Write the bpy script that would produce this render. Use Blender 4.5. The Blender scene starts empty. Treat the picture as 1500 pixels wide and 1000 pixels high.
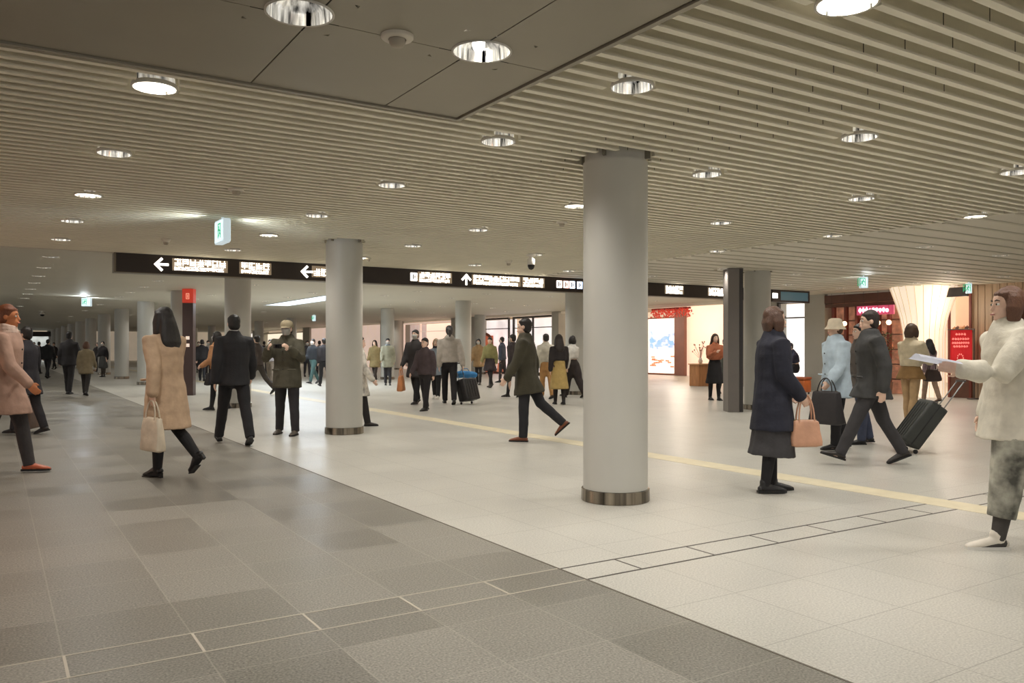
import bpy, bmesh, math, random
from mathutils import Vector, Matrix, noise
random.seed(7)
PI = math.pi
SC = bpy.context.scene
COL = SC.collection
# ---------------------------------------------------------------- camera model (used only to place things on the floor)
CH = 1.3; H = 2.91; F = 1200.0; HY = 509.0; A = math.radians(32.3)
SA, CA = math.sin(A), math.cos(A)
def w(d, lat):                      # depth and sideways offset -> world x, y
    return (d*SA + lat*CA, d*CA - lat*SA)
def fl(px, py):                     # floor point seen at a pixel
    d = F*CH/(py-HY); return w(d, (px-750)/F*d)
def ce(px, py):                     # ceiling point seen at a pixel
    d = F*(H-CH)/(HY-py); return w(d, (px-750)/F*d)
def onY(px, Y):                     # x on a plane y = Y
    t = (px-750)/F; d = Y/(CA-SA*t); return d*(SA+CA*t), d
def onX(px, X):                     # y on a plane x = X
    t = (px-750)/F; d = X/(SA+CA*t); return d*(CA-SA*t), d
def zat(py, d): return CH + (HY-py)/F*d
cam = bpy.data.cameras.new('camera'); co = bpy.data.objects.new('camera', cam); COL.objects.link(co)
cam.sensor_width = 36; cam.lens = 36*F/1500; cam.shift_y = 9/1500.0; cam.clip_end = 400; cam.clip_start = .05
co.location = (0, 0, CH); co.rotation_euler = (PI/2, 0, -A); SC.camera = co
SC.view_settings.view_transform = 'Standard'
SC.view_settings.look = 'None'
SC.view_settings.exposure = 0.0

# ---------------------------------------------------------------- materials
def lin(c):
    r = []
    for v in c:
        v /= 255.0
        r.append(v/12.92 if v <= .04045 else ((v+.055)/1.055)**2.4)
    return (*r, 1)
MC = {}
def mat(name, rgb, rough=.6, metal=0, emit=0, ergb=None, var=.0, scale=20, bump=0, bscale=60, aniso=None, coat=0, alpha=1, trans=0):
    if name in MC: return MC[name]
    m = bpy.data.materials.new(name); m.use_nodes = True; nt = m.node_tree; N = nt.nodes; L = nt.links
    b = N['Principled BSDF']; c = lin(rgb)
    b.inputs['Base Color'].default_value = c; b.inputs['Roughness'].default_value = rough; b.inputs['Metallic'].default_value = metal
    b.inputs['Coat Weight'].default_value = coat; b.inputs['Alpha'].default_value = alpha; b.inputs['Transmission Weight'].default_value = trans
    if emit:
        b.inputs['Emission Color'].default_value = lin(ergb or rgb); b.inputs['Emission Strength'].default_value = emit
    if var or bump or aniso:
        tc = N.new('ShaderNodeTexCoord'); src = tc.outputs['Object']
        if aniso:
            mp = N.new('ShaderNodeMapping'); mp.inputs['Scale'].default_value = aniso; L.new(src, mp.inputs[0]); src = mp.outputs[0]
    if var:
        n = N.new('ShaderNodeTexNoise'); n.inputs['Scale'].default_value = scale; n.inputs['Detail'].default_value = 4; L.new(src, n.inputs['Vector'])
        r = N.new('ShaderNodeMapRange'); r.inputs[1].default_value = .3; r.inputs[2].default_value = .7
        r.inputs[3].default_value = 1-var; r.inputs[4].default_value = 1+var; L.new(n.outputs[0], r.inputs[0])
        x = N.new('ShaderNodeVectorMath'); x.operation = 'SCALE'; x.inputs[0].default_value = c[:3]; L.new(r.outputs[0], x.inputs['Scale'])
        L.new(x.outputs[0], b.inputs['Base Color'])
        if emit and var > .15: L.new(x.outputs[0], b.inputs['Emission Color'])
    if bump:
        n = N.new('ShaderNodeTexNoise'); n.inputs['Scale'].default_value = bscale; n.inputs['Detail'].default_value = 3; L.new(src, n.inputs['Vector'])
        bp = N.new('ShaderNodeBump'); bp.inputs['Strength'].default_value = bump; bp.inputs['Distance'].default_value = .01
        L.new(n.outputs[0], bp.inputs['Height']); L.new(bp.outputs[0], b.inputs['Normal'])
    MC[name] = m; return m
def cloth(rgb, rough=.85, patt=0):
    if patt: return mat('cloth_p%d_%d_%d' % rgb, rgb, rough, var=patt, scale=9, bump=.3, bscale=40)
    return mat('cloth_%d_%d_%d' % rgb, rgb, rough, var=.12, scale=12, bump=.3, bscale=40)
SKIN = mat('skin', (224, 188, 166), .5, var=.05, scale=30)
WHITE = mat('mask_white', (228, 226, 222), .7, var=.03)

# ---------------------------------------------------------------- mesh helpers
def finish(name, bm, m, parent=None, smooth=False):
    me = bpy.data.meshes.new(name); bmesh.ops.recalc_face_normals(bm, faces=bm.faces[:]); bm.to_mesh(me); bm.free()
    o = bpy.data.objects.new(name, me)
    for x in (m if isinstance(m, list) else [m]): me.materials.append(x)
    COL.objects.link(o); o.parent = parent
    if smooth: me.polygons.foreach_set('use_smooth', [True]*len(me.polygons))
    return o
def smooth_angle(o, ang=.6):
    me = o.data; me.polygons.foreach_set('use_smooth', [True]*len(me.polygons))
    try: me.set_sharp_from_angle(angle=ang)
    except Exception: pass
    return o
def box(bm, x0, x1, y0, y1, z0, z1, bev=0, mi=0, M=None):
    vs = [bm.verts.new(((M @ Vector(p)) if M else p)) for p in ((x0,y0,z0),(x1,y0,z0),(x1,y1,z0),(x0,y1,z0),(x0,y0,z1),(x1,y0,z1),(x1,y1,z1),(x0,y1,z1))]
    fs = [bm.faces.new([vs[i] for i in q]) for q in ((0,3,2,1),(4,5,6,7),(0,1,5,4),(1,2,6,5),(2,3,7,6),(3,0,4,7))]
    for f in fs: f.material_index = mi
    if bev:
        es = list({e for f in fs for e in f.edges})
        bmesh.ops.bevel(bm, geom=es, offset=bev, segments=2, affect='EDGES', profile=.6)
def lathe(bm, prof, n=32, c=(0,0), close=False, mi=0):
    rings = []
    for r, z in prof:
        rings.append([bm.verts.new((c[0]+r*math.cos(2*PI*i/n), c[1]+r*math.sin(2*PI*i/n), z)) for i in range(n)] if r > 1e-6 else [bm.verts.new((c[0], c[1], z))])
    for a, b in zip(rings, rings[1:]):
        for i in range(n):
            j = (i+1) % n
            if len(a) == 1 and len(b) == 1: continue
            q = [a[0], b[i], b[j]] if len(a) == 1 else ([a[i], b[0], a[j]] if len(b) == 1 else [a[i], b[i], b[j], a[j]])
            bm.faces.new(q).material_index = mi
def tube(bm, pts, rad, n=12, ref=(0,1,0), cap=True, mi=0):
    """loft of ellipses through pts; rad = [(side, front)], ref = direction of the 'front' radius"""
    P = [Vector(p) for p in pts]; R = [(r, r) if not isinstance(r, (tuple, list)) else r for r in rad]
    if cap:                                   # rounded ends
        d0 = (P[0]-P[1]).normalized(); d1 = (P[-1]-P[-2]).normalized()
        e0 = min(R[0]); e1 = min(R[-1])
        if cap != 'end':
            P = [P[0]+d0*e0*.75, P[0]+d0*e0*.5] + P; R = [(R[0][0]*.35, R[0][1]*.35), (R[0][0]*.8, R[0][1]*.8)] + R
        if cap != 'start':
            P = P + [P[-1]+d1*e1*.5, P[-1]+d1*e1*.75]; R = R + [(R[-1][0]*.8, R[-1][1]*.8), (R[-1][0]*.35, R[-1][1]*.35)]
    rings = []
    for i, p in enumerate(P):
        t = (P[min(i+1, len(P)-1)] - P[max(i-1, 0)]).normalized(); f = Vector(ref)
        f = (f - t*f.dot(t))
        if f.length < 1e-3: f = Vector((1,0,0)) - t*t.x
        f.normalize(); s = t.cross(f)
        rings.append([bm.verts.new(p + s*R[i][0]*math.cos(2*PI*k/n) + f*R[i][1]*math.sin(2*PI*k/n)) for k in range(n)])
    for a, b in zip(rings, rings[1:]):
        for k in range(n):
            bm.faces.new([a[k], a[(k+1)%n], b[(k+1)%n], b[k]]).material_index = mi
    bm.faces.new(rings[0][::-1]).material_index = mi; bm.faces.new(rings[-1]).material_index = mi
def ell(bm, c, r, rot=None, n=16, mi=0):
    M = Matrix.Translation(Vector(c)) @ (rot.to_4x4() if rot else Matrix()) @ Matrix.Diagonal((*r, 1))
    g = bmesh.ops.create_uvsphere(bm, u_segments=n, v_segments=max(6, n//2+2), radius=1, matrix=M)
    if mi:
        for v in g['verts']:
            for f in v.link_faces: f.material_index = mi
def organic(name, bm, m, parent, vox, fold=0, smooth_it=4, seed=0):
    """union of overlapping closed pieces -> one continuous skin, optional cloth folds"""
    bmesh.ops.recalc_face_normals(bm, faces=bm.faces[:])
    me = bpy.data.meshes.new('t'); bm.to_mesh(me); bm.free()
    t = bpy.data.objects.new('t', me); COL.objects.link(t)
    md = t.modifiers.new('r', 'REMESH'); md.mode = 'VOXEL'; md.voxel_size = vox; md.adaptivity = 0
    ms = t.modifiers.new('s', 'SMOOTH'); ms.factor = .5; ms.iterations = smooth_it
    bpy.context.view_layer.update()
    dg = bpy.context.evaluated_depsgraph_get()
    out = bpy.data.meshes.new_from_object(t.evaluated_get(dg)); out.name = name
    bpy.data.objects.remove(t); bpy.data.meshes.remove(me)
    if fold:
        out.update()
        nr = [v.normal.copy() for v in out.vertices]
        for v, q in zip(out.vertices, nr):
            c = v.co
            f = noise.noise(Vector((c.x*11+seed, c.y*11, c.z*3.2+seed*2))) + .5*noise.noise(Vector((c.x*5+seed, c.y*5, c.z*14)))
            v.co = c + q*f*fold
    out.materials.clear(); out.materials.append(m)
    out.polygons.foreach_set('use_smooth', [True]*len(out.polygons))
    o = bpy.data.objects.new(name, out); COL.objects.link(o); o.parent = parent
    return o
def empty(name, loc, rz=0):
    o = bpy.data.objects.new(name, None); o.empty_display_size = .1; COL.objects.link(o); o.location = loc; o.rotation_euler = (0, 0, rz); return o
def tag(o, label, cat, group=None):
    o['label'] = label; o['category'] = cat
    if group: o['group'] = group
    return o
def struct(name, bm, m, smooth=False):
    o = finish(name, bm, m, None, smooth); o['kind'] = 'structure'; return o
def copy_tree(o, parent=None):
    c = o.copy(); COL.objects.link(c); c.parent = parent
    for ch in [x for x in COL.objects if x.parent == o]: copy_tree(ch, c)
    return c
ORD = ['first','second','third','fourth','fifth','sixth','seventh','eighth','ninth','tenth','eleventh','twelfth','thirteenth','fourteenth','fifteenth','sixteenth','seventeenth','eighteenth','nineteenth','twentieth']

# ================================================================ PEOPLE
HANDS = {}
def person(px, py, h, face, label, top, lower, hair=('short', (28,24,22)), shoes=(25,23,22), legs=(18,4,-18,14), arms=((-12,8,18,0),(14,8,22,0)),
           mask=False, hat=None, scarf=None, lean=.03, look=0, female=False, tights=None, heels=False, bulk=1.0, head_face=True, under=None, dx=0, spread=0.0, skin=None, closed_eyes=False):
    d = F*CH/(py-HY); x, y = w(d, (px-750)/F*d); s = h/1.70
    yaw = -A + math.radians(face)
    root = empty('person', (x, y, 0), yaw)
    tag(root, label, 'person')
    sd = random.random()*50
    R = math.radians
    fx = .93 if female else 1.0
    # ---- legs
    hipx = .088; TH, SH = .43, .41
    L = []
    for side, (t, k) in ((-1, legs[:2]), (1, legs[2:])):
        t, k = R(t), R(k); hp = Vector((side*hipx, 0, 0))
        kn = hp + TH*Vector((0, math.sin(t), -math.cos(t))); kn.x = kn.x*.92 + side*spread*.5
        an = kn + SH*Vector((0, math.sin(t-k), -math.cos(t-k))); an.x = an.x*.95 + side*spread*.5
        L.append([hp, kn, an, t, t-k])
    # foot pitch: trailing feet push off the toe
    low = 1e9
    for q in L:
        ang = q[4]; pitch = 0
        if ang < R(-16): pitch = -(ang + R(16))*1.0 + R(8)      # heel lifted
        if q[3] > R(14) and ang > R(10): pitch = -ang*.7         # heel strike
        q.append(pitch)
        hf = Vector((0, math.cos(pitch), -math.sin(pitch)))
        u_ = Vector((0, math.sin(pitch), math.cos(pitch))); sb = q[2]-u_*.07
        q.append(hf); low = min(low, (sb+hf*.19).z, (sb-hf*.065).z)
    hz = -low + .0
    for q in L:
        for i in range(3): q[i] = q[i] + Vector((0, 0, hz))
    dz = hz-.91
    def yo(z): return lean*(z-.9) if z > .9 else 0.0
    def T(xx, yy, z): z2 = z+dz; return Vector((xx, yy+yo(z2), z2))
    vox = max(.0066, .0010*d)/s; voxc = max(.009, .0013*d)/s
    def legy(z):                    # sideways range of the legs at height z
        ys = []
        for hp, kn, an, *_ in L:
            if z >= kn.z: f = (hp.z-z)/max(hp.z-kn.z, .05); f = min(max(f, 0), 1); ys.append(hp.y+(kn.y-hp.y)*f)
            else: f = min((kn.z-z)/max(kn.z-an.z, .05), 1.0); ys.append(kn.y+(an.y-kn.y)*f)
        m_ = (min(ys)+max(ys))/2*.8; h_ = min((max(ys)-min(ys))/2, .13); return m_-h_, m_+h_
    tp = [(.86,.115,.085),(.90,.160,.112),(1.02,.140,.098),(1.15,.152,.108),(1.28,.172*fx,.116),(1.36,.160*fx,.098),(1.415,.095,.072),(1.47,.056,.058)]
    if female: tp[1] = (.90,.168,.118); tp[2] = (1.02,.126,.092)
    # ---- arms
    AR = []
    for side, ar in ((-1, arms[0]), (1, arms[1])):
        a, b, e, c = R(ar[0]), R(ar[1]), R(ar[2]), R(ar[3])
        sh = T(side*.178*fx, 0, 1.365)
        el = sh + .285*Vector((side*math.sin(b)*math.cos(a*.5), math.sin(a)*math.cos(b), -math.cos(a)*math.cos(b)))
        fd = Vector((side*(math.sin(b)*.4-math.sin(c)), math.sin(a+e)*math.cos(c), -math.cos(a+e)*math.cos(c))).normalized()
        wr = el + .245*fd
        AR.append((side, sh, el, wr, fd))
    # ---- body (one continuous skin)
    bm = bmesh.new()
    tube(bm, [T(0,0,z) for z,_,_ in tp], [(a,b) for _,a,b in tp], 18)
    for hp, kn, an, t, t2, pt, hf in L:
        mid = kn.lerp(an, .35) + Vector((0,-.012,0))
        tube(bm, [hp+Vector((0,0,.03)), hp.lerp(kn,.5), kn, mid, an], [.082,.070,.053,.054,.036], 12)
        tube(bm, [an-hf*.02+Vector((0,0,-.03)), an+hf*.07+Vector((0,0,-.045))-Vector((0,0,0)), an+hf*.14+Vector((0,0,-.05))], [(.033,.028),(.038,.024),(.034,.014)], 10, ref=(0,0,1))
    for side, sh, el, wr, fd in AR:
        tube(bm, [sh.lerp(T(0,0,1.36),.35), sh, sh.lerp(el,.5), el, el.lerp(wr,.35), wr], [.05,.052,.046,.038,.038,.026], 12)
        # hand: palm, four unequal curled fingers, thumb from the side of the palm
        inn = Vector((-side, 0, 0)); inn = (inn - fd*inn.dot(fd)).normalized(); fw = fd.cross(inn)*(-side)
        if fw.y < 0: fw = -fw
        pc = wr + fd*.05
        tube(bm, [wr-fd*.01, wr+fd*.045, wr+fd*.088], [(.016,.024),(.015,.038),(.013,.037)], 10, ref=tuple(fw))
        for kf in range(4):
            off = fw*(.030-.020*kf); ln = (.066,.074,.069,.054)[kf]
            b0 = wr+fd*.078+off; b1 = b0 + fd*ln*.5 + inn*.006; b2 = b1 + (fd*.75+inn*.65).normalized()*ln*.5
            tube(bm, [b0-fd*.02, b0, b1, b2], [.0095,.0098,.009,.0075], 8)
        th0 = wr+fd*.030+fw*.026; th1 = th0+(fd*.55+fw*.75+inn*.25).normalized()*.034; th2 = th1+(fd*.95+fw*.1+inn*.3).normalized()*.032
        tube(bm, [th0-fw*.012, th0, th1, th2], [.012,.0125,.011,.0085], 8)
    hc = T(0, .012, 1.588); hr = Matrix.Rotation(R(look), 3, 'Z')
    def HP(xx, yy, zz): return hc + hr @ Vector((xx, yy, zz))
    tube(bm, [T(0,-.01,1.42), T(0,-.004,1.47), HP(0,-.012,-.05)], [.06,.052,.055], 12)
    ell(bm, HP(0,-.008,.022), (.074,.092,.090), hr)
    ell(bm, HP(0,.018,-.045), (.056,.066,.068), hr)
    ell(bm, HP(0,.052,-.088), (.030,.030,.022), hr)
    tube(bm, [HP(0,.080,.012), HP(0,.090,-.012), HP(0,.097,-.028)], [.008,.009,.012], 8)
    ell(bm, HP(0,.090,-.060), (.024,.010,.009), hr, 10)
    for sx in (-1, 1): ell(bm, HP(sx*.075,-.008,-.005), (.010,.020,.032), hr, 10)
    body = organic('body', bm, SKIN if not skin else skin, root, vox, 0, 3)
    # ---- face details
    if head_face and d < 26:
        for sx in (-1, 1):
            bm = bmesh.new(); ell(bm, HP(sx*.031,.074,.004), (.014,.010,.008), hr, 12)
            e = finish('eye', bm, mat('eye_white', (225,222,215), .3), root, True)
            bm = bmesh.new(); ell(bm, HP(sx*.031,.0815,.004), (.0065,.005,.0068), hr, 10)
            finish('pupil', bm, mat('pupil', (24,17,14), .2), e, True)
            bm = bmesh.new(); tube(bm, [HP(sx*.014,.0835,.027), HP(sx*.032,.082,.032), HP(sx*.048,.071,.026)], [.0035,.004,.0025], 6)
            finish('eyebrow', bm, mat('brow', (38,30,26), .8), root, True)
        if not mask:
            bm = bmesh.new(); tube(bm, [HP(-.022,.092,-.062), HP(0,.100,-.060), HP(.022,.092,-.062)], [.004,.006,.004], 8)
            finish('mouth', bm, mat('lips', (164,92,84), .45), root, True)
    if mask:
        bm = bmesh.new(); rows = []
        for i in range(8):
            el_ = R(-74 + i*11.5); row = []
            for k in range(13):
                az = R(-78 + k*13)
                rr = 1.0 + (.05 if abs(k-6) < 2 and i > 3 else 0)
                p = Vector((.071*math.sin(az)*math.cos(el_*.8), .100*math.cos(az)*math.cos(el_*.8)*rr+.008, .105*math.sin(el_)+ -.004))
                row.append(bm.verts.new(hc + hr @ p))
            rows.append(row)
        for a, b in zip(rows, rows[1:]):
            for k in range(12): bm.faces.new([a[k], a[k+1], b[k+1], b[k]])
        g = bmesh.ops.solidify(bm, geom=bm.faces[:], thickness=.004)
        finish('face_mask', bm, WHITE, root, True)
    # ---- hair
    kind, hcol = hair
    if kind:
        bm = bmesh.new()
        ell(bm, HP(0,-.022,.036), (.083,.094,.096), hr, 20)
        ell(bm, HP(0,-.040,-.015), (.079,.070,.080), hr)
        for k in range(9):                     # fringe following the hairline
            a_ = PI*(k/8); ell(bm, HP(.062*math.cos(a_), -.012+.062*math.sin(a_), .066+.004*(k % 2)), (.022,.028,.024), hr, 10)
        if kind == 'bob':
            for sx in (-1, 1): tube(bm, [HP(sx*.070,-.01,.05), HP(sx*.085,-.005,-.02), HP(sx*.082,0,-.10)], [(.025,.045),(.026,.055),(.018,.045)], 10)
            tube(bm, [HP(0,-.06,.05), HP(0,-.08,-.03), HP(0,-.075,-.10)], [(.080,.04),(.088,.045),(.078,.03)], 12)
        if kind == 'long':
            for sx in (-1, 1): tube(bm, [HP(sx*.070,-.02,.05), HP(sx*.087,-.015,-.03), HP(sx*.095,-.03,-.14)], [(.026,.045),(.028,.050),(.03,.045)], 10)
            tube(bm, [HP(0,-.05,.05), HP(0,-.085,-.04), HP(0,-.105,-.14), HP(0,-.135,-.24), HP(0,-.145,-.31)], [(.080,.04),(.092,.048),(.115,.048),(.115,.04),(.075,.025)], 14)
        if kind == 'bun':
            ell(bm, HP(0,-.10,.075), (.045,.045,.045), hr)
        if kind == 'pony':
            tube(bm, [HP(0,-.09,.05), HP(0,-.14,.02), HP(0,-.15,-.08), HP(0,-.14,-.17)], [.025,.033,.03,.014], 10)
        organic('hair', bm, mat('hair_%d_%d_%d' % hcol, hcol, .45, var=.25, scale=60, aniso=(4,4,1), bump=.5, bscale=50), root, max(.006, .001*d), .004, 2, sd)
    if hat:
        bm = bmesh.new()
        if hat[0] == 'bucket':
            prof = [(.0,.135),(.05,.133),(.082,.118),(.094,.075),(.099,.045),(.135,-.008),(.137,-.014),(.128,-.013),(.096,.035),(.088,.07),(.0,.12)]
        else:
            prof = [(.0,.132),(.05,.128),(.080,.105),(.094,.070),(.098,.030),(.098,.020),(.091,.022),(.085,.07),(.0,.118)]
        lathe(bm, prof, 28)
        if hat[0] == 'cap':
            rows = []
            for i in range(4):
                rows.append([bm.verts.new(((.092-.004*i)*math.sin(R(a_)), (.090+.026*i)*math.cos(R(a_))+.0, .032-.006*i)) for a_ in range(-60, 61, 12)])
            for a_, b_ in zip(rows, rows[1:]):
                for k in range(10): bm.faces.new([a_[k], a_[k+1], b_[k+1], b_[k]])
        for v in bm.verts: v.co = hc + hr @ (v.co + Vector((0,-.008,.0)))
        finish('hat', bm, cloth(hat[1]), root, True)
    # ---- lower garment
    lk, lc, *lr = lower
    if lk == 'trousers':
        bm = bmesh.new(); wd = lr[0] if lr else 1.0
        tube(bm, [T(0,0,.83), T(0,0,.92), T(0,0,1.02)], [(.145,.118),(.178,.130),(.155,.115)], 16)
        for hp, kn, an, *_ in L:
            e_ = kn.lerp(an, lr[2] if len(lr) > 2 else 1.04); tube(bm, [hp+Vector((0,0,.02)), hp.lerp(kn,.5), kn, kn.lerp(e_,.5), e_], [.098*wd**.5,.088*wd,.073*wd,.068*wd,.060*wd], 14, cap='start')
        organic('trousers', bm, cloth(lc, patt=lr[1] if len(lr) > 1 else 0), root, voxc*.85, .007, 3, sd)
    elif lk == 'skirt':
        hem = lr[0]; bm = bmesh.new(); pts = []; rr = []
        n = 7
        for i in range(n+1):
            z = 1.04+dz - (1.04+dz-hem/s)*i/n; a, b = legy(z-.0) if z < .9 else (0, 0)
            f = i/n; pts.append(Vector((0,(a+b)/2+yo(z), z))); rr.append((.150+.09*f, .115+.06*f+(b-a)/2*.9))
        tube(bm, pts[::-1], rr[::-1], 18, cap='end')
        organic('skirt', bm, cloth(lc, patt=lr[1] if len(lr) > 1 else 0), root, voxc, .010, 2, sd)
    if tights:
        bm = bmesh.new()
        for hp, kn, an, t, t2, pt, hf in L:
            tube(bm, [hp+Vector((0,0,.03)), hp.lerp(kn,.5), kn, kn.lerp(an,.35)+Vector((0,-.012,0)), an+Vector((0,0,-.01))], [.088,.077,.060,.061,.043], 12)
            tube(bm, [an-hf*.03+Vector((0,0,-.03)), an+hf*.07+Vector((0,0,-.045)), an+hf*.14+Vector((0,0,-.05))], [(.040,.034),(.043,.029),(.038,.019)], 10, ref=(0,0,1))
        organic('tights', bm, cloth(tights), root, voxc*.7, 0, 2, sd)
    # ---- shoes
    for hp, kn, an, t, t2, pt, hf in L:
        up = Vector((0, math.sin(pt), math.cos(pt))); bm = bmesh.new(); b = an-up*.07
        hh = .035 if heels else 0.0
        tube(bm, [b-hf*.045+up*(.035+hh), b+hf*.02+up*(.045+hh), b+hf*.10+up*(.034+hh*.3), b+hf*.165+up*.024, b+hf*.195+up*.018], [(.033,.030),(.038,.042),(.043,.028),(.040,.020),(.024,.013)], 12, ref=tuple(up))
        if not heels: tube(bm, [b+up*.05, b+up*.10], [(.042,.048),(.044,.050)], 12)
        o = organic('shoe', bm, mat('leather_%d_%d_%d' % shoes, shoes, .38, var=.08), root, max(.006, .0009*d), 0, 2)
        bm = bmesh.new()
        M = Matrix.Translation(b) @ Matrix(((1,0,0),(0,hf.y,up.y),(0,hf.z,up.z))).to_4x4()
        if heels: box(bm, -.018,.018,-.065,-.03,0,.05, .004, M=M); box(bm, -.036,.036,.06,.19,0,.010,.004, M=M)
        else:
            rr = [(-.07,.026),(-.06,.034),(0,.038),(.06,.040),(.12,.045),(.17,.040),(.20,.022)]
            tb = [bm.verts.new(M @ Vector((xx, yy, 0))) for yy, xx in rr] + [bm.verts.new(M @ Vector((-xx, yy, 0))) for yy, xx in rr[::-1]]
            f = bm.faces.new(tb); g = bmesh.ops.extrude_face_region(bm, geom=[f])
            bmesh.ops.translate(bm, verts=[v for v in g['geom'] if isinstance(v, bmesh.types.BMVert)], vec=up*.020)
        finish('sole', bm, mat('sole_%d' % (sum(shoes) > 380), (215,212,205) if sum(shoes) > 380 else (20,19,18), .6), o)
    # ---- top garment
    tk, tcol, hem, *tr = top
    bm = bmesh.new(); o_ = .020*bulk + .004; hem = hem/s
    zs = [1.44, 1.40, 1.345, 1.27, 1.15, 1.03, .92]
    base = {1.44:(.075,.075), 1.40:(.125*fx,.088), 1.345:(.175*fx,.106), 1.27:(.176*fx,.120), 1.15:(.160,.116), 1.03:(.158,.112), .92:(.172,.124)}
    pts = []; rr = []
    for z in zs:
        if z+dz < hem: break
        a, b = base[z]; pts.append(T(0,0,z)); rr.append((a+o_, b+o_))
    zz = .92+dz
    if hem < zz:
        n = max(2, int((zz-hem)/.08))
        for i in range(1, n+1):
            z = zz-(zz-hem)*i/n; a, b = legy(z); f = (zz-z)/.6
            pts.append(Vector((0, (a+b)/2, z))); rr.append((.172+o_+.055*f*(1.2 if tk == 'coat' else .6), .124+o_+.03*f+(b-a)/2*.92))
    else: pts.append(Vector((0, yo(hem), hem))); rr.append(rr[-1])
    tube(bm, pts[::-1], rr[::-1], 20, cap='end')
    for side, sh, el, wr, fd in AR:
        tube(bm, [sh.lerp(T(0,0,1.35),.45), sh, sh.lerp(el,.5), el, el.lerp(wr,.5), wr+fd*.005], [.062+o_*.6,.064+o_*.7,.058+o_*.7,.052+o_*.7,.047+o_*.7,.040+o_*.6], 14)
    if tk in ('coat', 'jacket', 'suit'):
        tube(bm, [T(0,-.012,1.40), T(0,-.010,1.472)], [(.088,.082),(.068,.066)], 14, cap='start')
    if tk == 'hood':
        ell(bm, T(0,-.085,1.44), (.115,.065,.07))
    g = organic({'coat':'coat','jacket':'jacket','suit':'suit_jacket','hood':'hooded_sweater','sweater':'sweater'}[tk], bm, cloth(tcol, patt=tr[0] if tr else 0), root, voxc, .011, 3, sd)
    if tk in ('coat', 'jacket', 'suit') and d < 16:           # front placket, buttons, pocket flaps
        zb = max(hem+.06, .55)
        for i in range(4):
            z = 1.26-(1.26-max(zb,.85))*i/3; bm = bmesh.new()
            q = T(.012, base[1.27][1]+o_+.004, z); ell(bm, q, (.010,.006,.010), None, 10)
            finish('button', bm, mat('button', (40,34,30), .4), g, True)
        for sx in (-1, 1):
            bm = bmesh.new(); q = T(sx*.12, .112+o_, .98-.0)
            tube(bm, [q+Vector((-.05*1,.008 if sx < 0 else .028,0)), q+Vector((.05,.028 if sx < 0 else .008,0))], [(.012,.012)]*2, 8, ref=(0,0,1))
            finish('pocket', bm, cloth(tcol), g, True)
    if under:                                                  # shirt or sweater showing at the neck
        bm = bmesh.new(); tube(bm, [T(0,.02,1.36), T(0,.0,1.46), T(0,-.004,1.49)], [(.07,.095),(.066,.07),(.060,.062)], 14)
        organic('collar', bm, cloth(under), root, voxc*.8, 0, 2)
    if scarf:
        bm = bmesh.new()
        for i in range(3):
            pts = [T(.088*math.cos(a_)*(1-.1*i), -.005+.085*math.sin(a_)*(1-.08*i), 1.425+.032*i+.008*math.sin(2*a_+i)) for a_ in [2*PI*k/14 for k in range(15)]]
            tube(bm, pts, [(.026,.026)]*15, 8, ref=(0,0,1))
        organic('scarf', bm, cloth(scarf), root, voxc*.8, .005, 2, sd)
    root.scale = (s, s, s)
    M = Matrix.Translation((x, y, 0)) @ Matrix.Rotation(yaw, 4, 'Z') @ Matrix.Scale(s, 4)
    info = dict(root=root, yaw=yaw, M=M, L=M @ (AR[0][3]+AR[0][4]*.08), R=M @ (AR[1][3]+AR[1][4]*.08), s=s, back=M @ T(0,-.12,1.3), x=x, y=y, ls=M @ (AR[0][1]), rs=M @ AR[1][1])
    return info

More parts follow.
